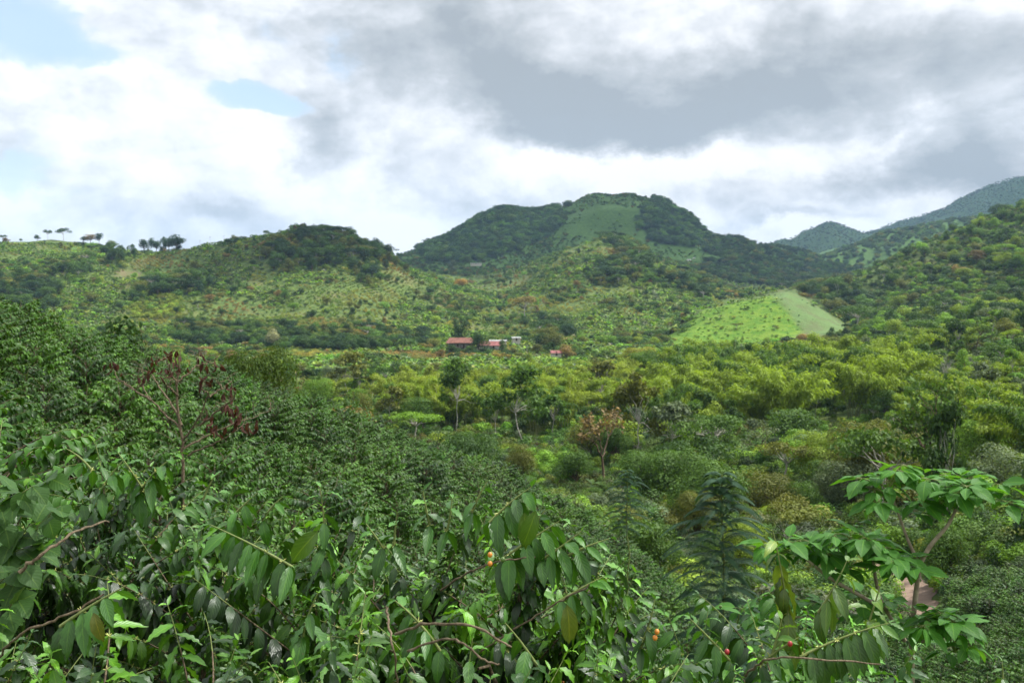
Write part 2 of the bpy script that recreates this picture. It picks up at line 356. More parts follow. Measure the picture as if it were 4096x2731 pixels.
M_BAMB = foliage_mat('bamboo_leaves', rough=0.6, spec=0.15, transl=0.36, lo=0.5, hi=1.5, yellow=0.1)
M_COFM = foliage_mat('coffee_leaves_field', rough=0.38, spec=0.22, transl=0.14, lo=0.3, hi=2.0, yellow=0.2, under=0.3, young=(0.11, 0.24, 0.025))
M_COF = foliage_mat('coffee_leaves_glossy', rough=0.37, spec=0.5, transl=0.17, lo=0.3, hi=2.0, yellow=0.2, veins=True, under=0.25, young=(0.13, 0.30, 0.03))
M_BIG = foliage_mat('broad_matte_leaves', rough=0.55, spec=0.3, transl=0.34, lo=0.8, hi=1.3, yellow=0.05, veins=True, under=0.4)
M_FEATH = foliage_mat('feathery_leaves', rough=0.6, spec=0.2, transl=0.3, lo=0.8, hi=1.2, yellow=0.0)
M_DRY = foliage_mat('dried_leaves', rough=0.7, spec=0.15, transl=0.3, lo=0.6, hi=1.5, yellow=0.0)
M_BARK = plain_mat('bark_brown', (0.05, 0.035, 0.022), (0.15, 0.11, 0.075), 14, stretch=(1, 1, .25))
M_TWIG = plain_mat('twig_brown', (0.07, 0.05, 0.03), (0.20, 0.155, 0.10), 60, stretch=(1, 1, 1))
M_GTWIG = plain_mat('twig_green', (0.13, 0.17, 0.045), (0.20, 0.24, 0.08), 40, rough=0.5)
M_PALE = plain_mat('bark_pale', (0.22, 0.21, 0.19), (0.42, 0.41, 0.37), 3, stretch=(1, 1, .4))
M_CULM = plain_mat('bamboo_culm', (0.10, 0.14, 0.05), (0.20, 0.22, 0.09), 6)
def berry_mat(name, c):
    m, t, out = mat_new(name); pb = t.node('ShaderNodeBsdfPrincipled'); n = t.noise(t.node('ShaderNodeTexCoord').outputs['Object'], 90, 2)
    t.l.new(t.mix(n, rgb(*[q * .7 for q in c]), rgb(*[min(1, q * 1.3) for q in c])), pb.inputs['Base Color']); pb.inputs['Roughness'].default_value = 0.3
    t.l.new(pb.outputs[0], out.inputs[0]); return m
M_BER_O = berry_mat('cherry_orange', (0.6, 0.22, 0.03)); M_BER_G = berry_mat('cherry_green', (0.09, 0.16, 0.03)); M_BER_R = berry_mat('cherry_red', (0.3, 0.02, 0.02))
M_BUD = berry_mat('flower_bud', (0.45, 0.48, 0.14))

# ------------------------------------------------------------------ object helpers
def link(o, parent=None):
    C.objects.link(o)
    if parent is not None: o.parent = parent
    return o
def thing(name, label, cat, loc=(0, 0, 0), rz=0.0, group=None, scale=1.0):
    o = bpy.data.objects.new(name, None); o.empty_display_size = 0.2; link(o)
    o.location = loc; o.rotation_euler = (0, 0, rz); o.scale = (scale,) * 3 if np.isscalar(scale) else scale
    o['label'] = label; o['category'] = cat
    if group: o['group'] = group
    return o
def part(name, me, parent, tone=None):
    o = link(bpy.data.objects.new(name, me), parent)
    if tone is not None: o['tone'] = [float(q) for q in tone]
    return o
def structure(name, me, label=None):
    o = link(bpy.data.objects.new(name, me)); o['kind'] = 'structure'
    if label: o['label'] = label
    return o

def stuff_instances(name, protos, pos, rot, scl, idx, tone, label):
    """one object of uncountable growth: points that carry copies of the given meshes"""
    if len(pos) == 0: return
    col = bpy.data.collections.new(name + '_kinds')
    for i, me in enumerate(protos): col.objects.link(bpy.data.objects.new(f'{name}_kind_{i:02d}', me))
    me = bpy.data.meshes.new(name); me.vertices.add(len(pos)); me.vertices.foreach_set('co', np.asarray(pos, np.float32).ravel())
    for nm, dat, ty in (('rot', rot, 'FLOAT_VECTOR'), ('scl', scl, 'FLOAT_VECTOR'), ('tone', tone, 'FLOAT_VECTOR')):
        a = me.attributes.new(nm, ty, 'POINT'); a.data.foreach_set('vector', np.asarray(dat, np.float32).ravel())
    a = me.attributes.new('idx', 'INT', 'POINT'); a.data.foreach_set('value', np.asarray(idx, np.int32))
    o = link(bpy.data.objects.new(name, me)); o['kind'] = 'stuff'; o['label'] = label
    ng = bpy.data.node_groups.new(name + '_nodes', 'GeometryNodeTree')
    ng.interface.new_socket('Geometry', in_out='INPUT', socket_type='NodeSocketGeometry'); ng.interface.new_socket('Geometry', in_out='OUTPUT', socket_type='NodeSocketGeometry')
    n = ng.nodes; l = ng.links; gi = n.new('NodeGroupInput'); go = n.new('NodeGroupOutput')
    ci = n.new('GeometryNodeCollectionInfo'); ci.inputs[0].default_value = col; ci.inputs[1].default_value = True; ci.inputs[2].default_value = True
    ip = n.new('GeometryNodeInstanceOnPoints'); ip.inputs['Pick Instance'].default_value = True
    def na(nm, ty):
        q = n.new('GeometryNodeInputNamedAttribute'); q.data_type = ty; q.inputs[0].default_value = nm; return q.outputs[0]
    e2r = n.new('FunctionNodeEulerToRotation'); l.new(na('rot', 'FLOAT_VECTOR'), e2r.inputs[0])
    l.new(gi.outputs[0], ip.inputs['Points']); l.new(ci.outputs[0], ip.inputs['Instance']); l.new(na('idx', 'INT'), ip.inputs['Instance Index'])
    l.new(e2r.outputs[0], ip.inputs['Rotation']); l.new(na('scl', 'FLOAT_VECTOR'), ip.inputs['Scale']); l.new(ip.outputs[0], go.inputs[0])
    md = o.modifiers.new('growth', 'NODES'); md.node_group = ng
    return o

# ------------------------------------------------------------------ ground sheet
def build_ground():
    us = np.concatenate([np.linspace(-1500, -120, 60), np.linspace(-110, 1134, 340), np.linspace(1144, 2600, 60)])
    ys = np.concatenate([np.linspace(-25, 0, 8)[:-1], np.linspace(0, 60, 70)[:-1], np.geomspace(60, 600, 130)[:-1], np.geomspace(600, 2300, 250)[:-1], np.geomspace(2300, 6500, 90)[:-1], np.geomspace(6500, 9400, 14)])
    Ug, Yg = np.meshgrid(us, ys)
    X = (Ug - 512) / F * (np.maximum(Yg, 0) + 12) ; X = np.where(Yg < 400, X, (Ug - 512) / F * (Yg + 12))
    Z = ground(X, Yg)
    nr, nc = X.shape; V = np.stack([X, Yg, Z], -1).reshape(-1, 3)
    i = np.arange(nr - 1)[:, None] * nc + np.arange(nc - 1)[None]; Q = np.stack([i, i + 1, i + nc + 1, i + nc], -1).reshape(-1, 4)
    g = Geo(); g.add(V, Q)
    # cover: 0 rough scrub, kinds of ground kept as separate real masks
    yy = np.maximum(V[:, 1], 1); uu, vv = uv_of(V[:, 0], yy, V[:, 2])
    def m(poly, lo, hi): return (in_poly(uu, vv, poly) & (V[:, 1] > lo) & (V[:, 1] < hi)).astype(float)
    meadow = m(KNOLL, 560, 800); field = m(FIELD, 560, 800); soil = np.maximum(m(SOIL, 540, 800), m(SOIL2, 850, 1100))
    brown = m([(-200, 230), (86, 247), (50, 262), (0, 275), (-200, 300)], 1150, 1500)
    pasture = m([(86, 240), (135, 262), (60, 262), (70, 248)], 1100, 1500)
    mount = m([(380, 150), (1400, 20), (1400, 330), (380, 300)], 1500, 9000)
    me = g.mesh('ground', [ground_mat()])
    for nm, a in (('meadow', meadow), ('field', field), ('soil', soil), ('brown', brown), ('pasture', pasture), ('mount', mount)):
        A = a.reshape(nr, nc); B = A.copy()
        B[1:-1, 1:-1] = (A[1:-1, 1:-1] * 2 + A[:-2, 1:-1] + A[2:, 1:-1] + A[1:-1, :-2] + A[1:-1, 2:]) / 6
        at = me.attributes.new(nm, 'FLOAT', 'POINT'); at.data.foreach_set('value', B.astype(np.float32).ravel())
    structure('ground', me)
KNOLL = [(655, 345), (676, 330), (702, 310), (730, 300), (757, 294), (772, 292), (786, 306), (800, 326), (808, 342), (700, 352)]
FIELD = [(770, 293), (782, 288), (795, 288), (815, 302), (832, 316), (852, 328), (836, 334), (810, 337), (799, 325), (784, 306)]
SOIL = [(800, 333), (826, 335), (822, 342), (802, 344), (794, 338)]
SOIL2 = [(113, 271), (122, 268), (142, 273), (140, 280), (114, 276)]
def ground_mat():
    m, t, out = mat_new('hill_ground')
    pos = t.node('ShaderNodeNewGeometry').outputs['Position']
    n1 = t.noise(pos, 0.02, 5, 0.6); n2 = t.noise(pos, 0.16, 5, 0.65); n3 = t.noise(pos, 1.2, 4, 0.6)
    at = lambda nm: t.node('ShaderNodeAttribute', attribute_type='GEOMETRY', attribute_name=nm).outputs['Fac']
    base = t.mix(t.ss(n2, 0.35, 0.65), rgb(0.035, 0.065, 0.016), rgb(0.075, 0.115, 0.028))
    base = t.mix(t.ss(n1, 0.5, 0.68), base, rgb(0.095, 0.10, 0.038))
    base = t.mix(t.ss(n3, 0.5, 0.75, 0, .5), base, rgb(0.16, 0.12, 0.06))
    rows = t.node('ShaderNodeTexWave'); rows.wave_type = 'BANDS'; rows.bands_direction = 'Y'; rows.inputs['Scale'].default_value = 0.16; rows.inputs['Distortion'].default_value = 3; rows.inputs['Detail'].default_value = 3
    t.l.new(pos, rows.inputs['Vector'])
    base = t.mix(at('mount'), base, t.mix(t.ss(n2, 0.35, 0.7), rgb(0.03, 0.068, 0.015), rgb(0.055, 0.105, 0.022)))
    base = t.mix(at('meadow'), base, t.mix(t.ss(n2, 0.35, 0.65), t.mix(t.ss(n3, .35, .65), rgb(0.04, 0.10, 0.010), rgb(0.062, 0.14, 0.013)), rgb(0.10, 0.165, 0.02)))
    fld = t.mix(t.ss(t.m('ADD', t.m('MULTIPLY', rows.outputs['Fac'], 0.35), t.m('MULTIPLY', n3, 0.8)), .3, .85), rgb(0.06, 0.11, 0.037), rgb(0.10, 0.155, 0.055))
    base = t.mix(at('field'), base, t.mix(t.ss(t.noise(pos, 0.05, 6, 0.7), 0.42, 0.6, 0, .85), fld, rgb(0.075, 0.095, 0.04)))
    base = t.mix(at('soil'), base, t.mix(t.ss(n2, 0.4, 0.6), rgb(0.12, 0.10, 0.055), rgb(0.09, 0.11, 0.04)))
    base = t.mix(at('brown'), base, t.mix(t.m('MULTIPLY', rows.outputs['Fac'], 0.5), rgb(0.14, 0.135, 0.055), rgb(0.15, 0.11, 0.055)))
    base = t.mix(at('pasture'), base, rgb(0.07, 0.13, 0.03))
    sy = t.node('ShaderNodeSeparateXYZ'); t.l.new(pos, sy.inputs[0])
    pb = t.node('ShaderNodeBsdfPrincipled'); pb.inputs['Roughness'].default_value = 0.95; pb.inputs['Specular IOR Level'].default_value = 0.1
    b = t.node('ShaderNodeBump'); b.inputs['Strength'].default_value = 0.7; b.inputs['Distance'].default_value = 1.5; t.l.new(t.m('ADD', n2, t.m('MULTIPLY', n3, 0.4)), b.inputs['Height']); t.l.new(b.outputs[0], pb.inputs['Normal'])
    t.l.new(base, pb.inputs['Base Color']); t.l.new(pb.outputs[0], out.inputs[0]); return m
build_ground()

# ------------------------------------------------------------------ unseen clouds added high above the valley to shade near slopes and the mountain
def shade_cloud_mat(lo, hi):
    m, t, out = mat_new('shade_cloud')
    tr = t.node('ShaderNodeBsdfTransparent'); tr.inputs[0].default_value = rgb(.95, .97, 1)
    dif = t.node('ShaderNodeBsdfDiffuse'); dif.inputs[0].default_value = rgb(.92, .93, .95)
    tl = t.node('ShaderNodeBsdfTranslucent'); tl.inputs[0].default_value = rgb(.92, .94, .97)
    a = t.node('ShaderNodeMixShader'); a.inputs[0].default_value = 0.75; t.l.new(dif.outputs[0], a.inputs[1]); t.l.new(tl.outputs[0], a.inputs[2])
    b = t.node('ShaderNodeMixShader')
    n = t.noise(t.node('ShaderNodeNewGeometry').outputs['Position'], 0.008, 5, 0.6)
    t.l.new(t.ss(n, 0.32, 0.6, lo, hi), b.inputs[0])
    t.l.new(tr.outputs[0], b.inputs[1]); t.l.new(a.outputs[0], b.inputs[2]); t.l.new(b.outputs[0], out.inputs[0])
    return m
def build_shade_clouds():
    kinds = shade_cloud_mat(.28, .62), shade_cloud_mat(.6, .88), shade_cloud_mat(.14, .42)
    for i, (x, y, a_, b_, th, H, m) in enumerate(SHADE_CLOUDS):
        m = kinds[m]; off = sd / sd.z * H
        g = Geo(); nu, nv = 72, 24; th_ = np.linspace(0, 2 * math.pi, nu, endpoint=False); ph = np.linspace(-math.pi / 2 + .02, math.pi / 2 - .02, nv)
        T, Ph = np.meshgrid(th_, ph); r = 1 + 0.55 * fbm(np.cos(T) * 1.6 + i * 7, np.sin(T) * 1.6 + i * 3, 40 + i, 5) + .1
        X = np.cos(Ph) * np.cos(T) * a_ * r; Y = np.cos(Ph) * np.sin(T) * b_ * r; Z = np.sin(Ph) * th * (1 + 0.9 * fbm(X / 70 + i, Y / 70, 60 + i, 4)); Z = np.where(Z < 0, Z * .35, Z)
        V = np.stack([X, Y, Z], -1).reshape(-1, 3)
        Q = [(r0 * nu + c, r0 * nu + (c + 1) % nu, (r0 + 1) * nu + (c + 1) % nu, (r0 + 1) * nu + c) for r0 in range(nv - 1) for c in range(nu)]
        g.add(V, Q); o = structure('shade_cloud', g.mesh('shade_cloud', [m])); o.location = (x + off.x, y + off.y, H)
#          shade centre x, y, half sizes, thickness
SHADE_CLOUDS = [(-250, 990, 120, 100, 40, 1000, 0), (30, -40, 520, 125, 60, 1000, 2), (490, 430, 230, 320, 60, 1000, 0), (150, 2050, 900, 560, 90, 1000, 0), (-700, 40, 330, 170, 60, 1000, 0), (900, 1250, 420, 420, 80, 1000, 0), (1900, 4700, 1700, 1150, 200, 2700, 1)]
build_shade_clouds()

# ------------------------------------------------------------------ kinds of plants (all meshes are about 1 unit high unless noted)
def crown_geo(g, blobs, n, leaf, r, up=0.35, jitter=0.75, shell=0.30, mat=0, aspect=0.62, lvbias=True):
    """blobs: (x,y,z, rx,ry,rz); leaf quads through the outer part of every lobe"""
    blobs = np.array(blobs, float); w = (blobs[:, 3] * blobs[:, 4] + blobs[:, 3] * blobs[:, 5]); w /= w.sum()
    k = r.choice(len(blobs), n, p=w); d = unit(r.normal(0, 1, (n, 3)) + [0, 0, up])
    lump = 1 + 0.25 * np.sin(d[:, 0] * 5 + k) * np.sin(d[:, 1] * 6 + 2 * k) * np.cos(d[:, 2] * 5)
    rad = (1 - shell * r.random(n) ** 1.6) * lump
    pos = blobs[k, :3] + d * blobs[k, 3:6] * rad[:, None]
    D = unit(np.cross(d, r.normal(0, 1, (n, 3))) + 0.35 * d - [0, 0, .25]); N = unit(d + r.normal(0, jitter, (n, 3)) * 0.6 + [0, 0, 0.25])
    X, Y, Z = frames(D, N); s = leaf * (0.6 + 0.8 * r.random(n))
    bl = r.random(len(blobs))
    lv = np.clip(0.45 * r.random(n) + 0.35 * bl[k] + 0.12, 0, 1)
    scatter_faces(g, QUAD[0], QUAD[1], QUAD[2], pos, X, Y, Z, s, s * aspect, lv, mat)
def limbs_geo(g, blobs, r, base_r=0.035, fork=0.3, mat=0, k=6, lean=0.05):
    """trunk to a fork, then a limb into every lobe"""
    fx, fy = r.normal(0, lean, 2); fk = np.array([fx, fy, fork])
    tube(g, wiggle((0, 0, -0.06), fk, 6, 0.02, 0, r), np.linspace(base_r, base_r * .72, 6), k, mat)
    for b in blobs:
        e = np.array(b[:3]) + [0, 0, -0.1 * b[5]]
        st = fk + (np.array([fx, fy, 1.0]) - fk) * 0.0
        tube(g, wiggle(st, e, 6, 0.05, 0.05, r), np.linspace(base_r * .5, base_r * .12, 6), max(4, k - 1), mat)

def blobs_round(r, n=14, w=0.36, zc=0.62, h=0.32):
    B = []
    for i in range(n):
        a = r.random() * 6.283; q = w * math.sqrt(r.random()) * .8; z = zc + (r.random() - .5) * 2 * h * .75 * (1 - q / w * .35)
        s = (0.15 + 0.10 * r.random()); B.append((q * math.cos(a) * 1.1, q * math.sin(a) * 1.1, z, s, s, s * .75))
    B.append((0, 0, zc - .05, w * .45, w * .45, h * .5)); return B
def blobs_flat(r, n=10, w=0.55, zc=0.84):
    B = []
    for i in range(n):
        a = r.random() * 6.283; q = w * math.sqrt(r.random()); z = zc + (r.random() - .5) * .14 - .12 * (q / w) ** 2
        s = 0.13 + 0.08 * r.random(); B.append((q * math.cos(a), q * math.sin(a), z, s * 1.2, s * 1.2, s * .5))
    return B
def blobs_tall(r, n=11):
    B = []
    for i in range(n):
        t = (i + .5) / n; z = .22 + .72 * t; w = .20 * math.sin(math.pi * (0.18 + .75 * t)); a = r.random() * 6.283
        s = .10 + .07 * r.random(); B.append((w * math.cos(a), w * math.sin(a), z, s, s, s * .95))
    return B
def blobs_slender(r, n=15):
    B = []
    for i in range(n):
        a = r.random() * 6.283; z = .42 + .55 * r.random() ** .8; w = .27 * (1.25 - z) * 2 * (.35 + .65 * r.random())
        s = .05 + .045 * r.random(); B.append((w * math.cos(a), w * math.sin(a), z, s * 1.35, s * 1.35, s * .55))
    B.append((0, 0, .95, .10, .10, .05)); return B
SHAPES = {}
def make_kind(kind, count, fn):
    SHAPES[kind] = [fn(np.random.default_rng(hash_(kind) + 31 * i), i) for i in range(count)]
def hash_(s): return sum(ord(c) * (i + 3) for i, c in enumerate(s))
def tree_kind(blobfn, n, leaf, base_r, fork, bark, mat_leaf=None, **kw):
    def f(r, i):
        B = blobfn(r); gc = Geo(); crown_geo(gc, B, n, leaf, r, **kw); gt = Geo(); limbs_geo(gt, B, r, base_r, fork)
        return gc.mesh('crown', [mat_leaf or M_LEAF]), gt.mesh('trunk', [bark])
    return f
make_kind('round', 5, tree_kind(blobs_round, 2600, .045, .028, .26, M_BARK))
make_kind('flat', 4, tree_kind(blobs_flat, 1700, .05, .022, .5, M_PALE))
make_kind('tall', 4, tree_kind(blobs_tall, 2200, .045, .022, .3, M_BARK))
make_kind('slender', 5, tree_kind(blobs_slender, 1100, .062, .008, .45, M_PALE, aspect=.5, shell=.8))
make_kind('near', 5, tree_kind(lambda r: blobs_round(r, 22), 9000, .03, .024, .22, M_BARK, aspect=.5, shell=.2, jitter=.55))
def shrub(r, i):
    gc = Geo(); B = [(r.normal(0, .22), r.normal(0, .22), .35 + .25 * r.random(), .26 + .12 * r.random(), .26 + .12 * r.random(), .24 + .1 * r.random()) for _ in range(5)]
    crown_geo(gc, B, 420, .12, r, up=.6); return gc.mesh('leaves', [M_LEAF]), None
make_kind('shrub', 4, shrub)
def fine_shrub(r, i):
    gc = Geo(); B = [(r.normal(0, .26), r.normal(0, .26), .3 + .35 * r.random(), .2 + .14 * r.random(), .2 + .14 * r.random(), .2 + .14 * r.random()) for _ in range(7)]
    crown_geo(gc, B, 2400, .055, r, up=.6, shell=.6); return gc.mesh('leaves', [M_LEAF]), None
make_kind('fineshrub', 4, fine_shrub)
def banana(r, i):
    g = Geo(); n = 9
    for k in range(n):
        a = k * 2.4 + r.random(); tilt = .3 + .9 * r.random(); L = .75 + .3 * r.random(); d = np.array([math.cos(a) * math.sin(tilt), math.sin(a) * math.sin(tilt), math.cos(tilt)])
        T, Q, U = leaf_template(5, 2, bend=1.3, fold=.3, wave=.0, wide=.16); X, Y, Z = frames(d[None], np.array([[d[0], d[1], 1.4]]))
        scatter_faces(g, T, Q, U, np.array([[0, 0, .35]]), X, Y, Z, np.array([L]), np.array([L * 1.3]), np.array([r.random()]))
    tube(g, [(0, 0, -.1), (0, 0, .2), (0, 0, .42)], [.05, .045, .03], 5, 0, .7); return g.mesh('leaves', [M_LEAF]), None
make_kind('banana', 3, banana)
def bamboo(culms, leaves, lsize):
    def f(r, i):
        gl = Geo(); gc = Geo()
        for c in range(culms):
            a = r.random() * 6.283; q = .12 * math.sqrt(r.random()); lean = .12 + .42 * r.random(); h = .66 + .36 * r.random(); b = a + r.normal(0, .7)
            t = np.linspace(0, 1, 12); out = lean * (t ** 2.4); z = h * (t - .28 * t ** 4.5)
            x = q * math.cos(a) + out * math.cos(b); y = q * math.sin(a) + out * math.sin(b); pts = np.stack([x, y, z], 1)
            tube(gc, pts, np.linspace(.0065, .0012, 12), 4)
            nl = leaves; tt = .32 + .68 * r.random(nl) ** .75; px = np.stack([np.interp(tt, t, pts[:, k]) for k in range(3)], 1)
            w = .052 * np.sin(np.pi * np.clip((tt - .2) / .92, 0, 1)) + .015
            off = unit(r.normal(0, 1, (nl, 3))) * (w * r.random(nl) ** .5)[:, None]; off[:, 2] -= .012
            rad = unit(off + 1e-6); tg = np.array([math.cos(b), math.sin(b), 0])
            D = unit(rad * .7 + tg * .55 + [0, 0, -.55] + r.normal(0, .25, (nl, 3))); N = unit(rad + [0, 0, .9] + r.normal(0, .3, (nl, 3)))
            X, Y, Z = frames(D, N); s = lsize * (.6 + .8 * r.random(nl)); lv = np.clip(.25 + .5 * tt * r.random(nl) + .25 * r.random(), 0, 1)
            scatter_faces(gl, *QUAD, px + off, X, Y, Z, s, s * .3, lv)
        return gl.mesh('foliage', [M_BAMB]), gc.mesh('culms', [M_CULM])
    return f
make_kind('bamboo', 5, bamboo(13, 340, .040))
def palm(r, i):
    g = Geo(); gt = Geo(); tube(gt, wiggle((0, 0, -.05), (.02, 0, .62), 6, .01, 0, r), [.035, .028, .026, .026, .028, .03], 7)
    for k in range(17):
        a = k * 2.39996; e = 1.25 - 1.5 * k / 17; d0 = np.array([math.cos(a) * math.cos(e), math.sin(a) * math.cos(e), math.sin(e)])
        L = .40; n = 9; t = np.linspace(0, 1, n); pts = np.array([.02, 0, .62]) + d0 * L * t[:, None]; pts[:, 2] -= .24 * t ** 2.2
        T = unit(np.gradient(pts, axis=0)); side = unit(np.cross(T, [0, 0, 1.])); m = 3
        for s in (-1, 1):
            pp = np.repeat(pts[1:], m, 0) + np.repeat(T[1:], m, 0) * (L / n * np.tile(np.arange(m) / m, n - 1))[:, None]
            D = unit(np.repeat(side[1:] * s, m, 0) + .5 * np.repeat(T[1:], m, 0) - [0, 0, .55]); X, Y, Z = frames(D, np.tile([0, 0, 1.], (len(pp), 1)) + .3 * np.repeat(side[1:] * s, m, 0))
            scatter_faces(g, *QUAD, pp, X, Y, Z, np.full(len(pp), .13), np.full(len(pp), .022), np.full(len(pp), .35 + .3 * r.random()))
        tube(g, pts, np.linspace(.006, .002, n), 4, 0, .9)
    return g.mesh('fronds', [M_LEAF]), gt.mesh('trunk', [M_PALE])
make_kind('palm', 3, palm)
def baretree(r, i):
    g = Geo()
    def grow(p, d, L, rad, dep):
        q = p + d * L; tube(g, wiggle(p, q, 4, .05, 0, r), np.linspace(rad, rad * .6, 4), 4)
        if dep == 0: return
        for k in range(3 if dep > 1 else 2): grow(q, unit(d + r.normal(0, .42, 3) + [0, 0, .12]), L * (.62 + .2 * r.random()), rad * .58, dep - 1)
    grow(np.array([0, 0, -.05]), np.array([0, 0, 1.]), .34, .022, 4); return None, g.mesh('branches', [M_PALE])
make_kind('bare', 2, baretree)
def opentree(r, i):
    g = Geo(); gl = Geo(); ends = []
    def grow(p, d, L, rad, dep):
        q = p + d * L; tube(g, wiggle(p, q, 5, .06, 0, r), np.linspace(rad, rad * .62, 5), 5)
        if dep <= 1: ends.append(q)
        if dep == 0: return
        for k in range(3 if dep > 1 else 2): grow(q, unit(d + r.normal(0, .5, 3) * [1, 1, .6] + [0, 0, .08]), L * (.52 + .25 * r.random()), rad * .58, dep - 1)
    grow(np.array([0, 0, -.05]), unit(np.array([r.normal(0, .15), r.normal(0, .15), 1.])), .36, .017, 4); E_ = np.array(ends); zt = E_[:, 2].max()
    E_ = E_[r.random(len(E_)) < .85]; p = np.repeat(E_, 9, 0) + r.normal(0, .022, (len(E_) * 9, 3)); n = len(p)
    X, Y, Z = frames(r.normal(0, 1, (n, 3)) - [0, 0, .3], r.normal(0, .6, (n, 3)) + [0, 0, 1]); s = r.uniform(.022, .05, n); scatter_faces(gl, *QUAD, p, X, Y, Z, s, s * .6, r.random(n))
    for G in (g, gl): G.V = [v / zt for v in G.V]
    return gl.mesh('crown', [M_LEAF]), g.mesh('trunk', [M_PALE if i % 2 else M_BARK])
make_kind('open', 5, opentree)

# coffee plants of the slopes (about 1.6 m, one unit = 1 m)
TM = [leaf_template(3, 2, bend=b, fold=.35, wave=.0, wide=.25) for b in (.5, .9, 1.4)]
TN = [leaf_template(9, 4, bend=b, fold=f, wave=w, nw=nw, phase=p, twist=tw, wide=wd) for b, f, w, nw, p, tw, wd in
      ((.5, .22, .034, 4, 0, .12, .175), (1.0, .30, .030, 5, 1.2, -.15, .165), (1.5, .18, .036, 4, 2.2, .2, .175), (.25, .34, .028, 5, .5, 0, .15), (.8, .10, .038, 5, 3.2, -.25, .185))]
def sprig(gl, gt, B, T, r, leafL=.13, step=.055, temps=TN, arch=.25, droop=(.35, 1.1), bare=.15, rad=.006, buds=None, berries=None, young=True, keep=.93):
    """one coffee branch: opposite leaves in pairs that hang from a woody to green axis"""
    B = np.asarray(B, float); T = np.asarray(T, float); L = np.linalg.norm(T - B); n = 10
    t = np.linspace(0, 1, n)[:, None]; mid = (B + T) / 2 + [0, 0, arch * L] + r.normal(0, .05 * L, 3)
    pts = (1 - t) ** 2 * B + 2 * t * (1 - t) * mid + t ** 2 * T
    tube(gt, pts[:7], np.linspace(rad, rad * .62, 7), 5, 0); tube(gt, pts[5:], np.linspace(rad * .66, rad * .28, 5), 5, 1)
    m = max(3, int(L * (1 - bare) / step)); q = np.linspace(bare, 1, m); q[-1] = .995
    px = np.stack([np.interp(q, t[:, 0], pts[:, k]) for k in range(3)], 1); Tn = unit(np.gradient(pts, axis=0)); tx = unit(np.stack([np.interp(q, t[:, 0], Tn[:, k]) for k in range(3)], 1))
    hor = unit(np.cross(tx, [0, 0, 1.]) + 1e-4); upv = unit(np.cross(hor, tx)); steep = abs(tx[:, 2])[:, None]
    for sgn in (-1, 1):
        rot = (np.arange(m) % 2) * (math.pi / 2) * np.clip(steep[:, 0] * 1.3 - .35, 0, 1) + r.normal(0, .25, m)
        side = (hor * np.cos(rot)[:, None] + upv * np.sin(rot)[:, None]) * sgn
        fr = (m - 1 - np.arange(m)); siz = np.clip(.42 + .24 * fr, 0, 1) * (.78 + .35 * r.random(m)); dr = (droop[0] + (droop[1] - droop[0]) * r.random(m)) * np.clip(.15 + .3 * fr, 0, 1)
        D = unit(side * .75 + tx * np.clip(.75 - .1 * fr, .3, 1)[:, None] - np.array([0, 0, 1.]) * dr[:, None]); N = unit(np.array([0, 0, 1.]) + side * dr[:, None] * 1.1 + r.normal(0, .22, (m, 3)))
        X, Y, Z = frames(D, N); lv = np.clip(.1 + .45 * r.random(m) + np.where(fr < 2, .38, np.where(fr < 4, .12, 0)) * young, 0, 1); ok = r.random(m) < keep; tt = r.integers(0, len(temps), m)
        for k in range(len(temps)):
            s = ok & (tt == k)
            if s.any(): scatter_faces(gl, *temps[k], px[s], X[s], Y[s], Z[s], siz[s] * leafL, siz[s] * leafL, lv[s])
    if buds is not None:
        for k in range(m - 3):
            if r.random() < .45:
                for _ in range(5):
                    d = unit(r.normal(0, 1, 3) + [0, 0, .6]); a = px[k]; tube(buds, [a, a + d * .008, a + d * .017], [.0012, .0022, .0006], 4)
    return pts
def ball(g, c, rad):
    th = np.linspace(0, 2 * math.pi, 8, endpoint=False); ph = np.linspace(-1.5, 1.5, 6); T, Ph = np.meshgrid(th, ph)
    V = np.stack([np.cos(Ph) * np.cos(T), np.cos(Ph) * np.sin(T), np.sin(Ph) * 1.15], -1).reshape(-1, 3) * rad + c
    g.add(V, [(a * 8 + b, a * 8 + (b + 1) % 8, (a + 1) * 8 + (b + 1) % 8, (a + 1) * 8 + b) for a in range(5) for b in range(8)])
def coffee_bush(nb, leafL, step, temps, h=1.55, w=.72):
    def f(r, i):
        gl = Geo(); gt = Geo(); tube(gt, wiggle((0, 0, -.3), (0, 0, h * .95), 6, .02, 0, r), np.linspace(.022, .008, 6), 5)
        for k in range(nb):
            a = k * 2.39996 + r.random() * .4; z = h * (.30 + .70 * (k + .5) / nb); R = w * math.sqrt(max(.06, 1 - ((z / h - .35) / .8) ** 2)) * (.75 + .35 * r.random()); e = .15 + 1.0 * max(0, z / h - .6)
            tip = np.array([math.cos(a) * R, math.sin(a) * R, z + e * R * .55]); sprig(gl, gt, (0, 0, z - .12), tip, r, leafL, step, temps, .18, (.15, .85), .25, .005)
        return gl.mesh('foliage', [M_COFM]), gt.mesh('stem', [M_BARK, M_GTWIG])
    return f
make_kind('coffee', 6, coffee_bush(60, .115, .040, TM))
make_kind('coffee_far', 3, coffee_bush(16, .24, .13, [leaf_template(2, 2, bend=1.0, fold=.35, wave=0, wide=.3)]))
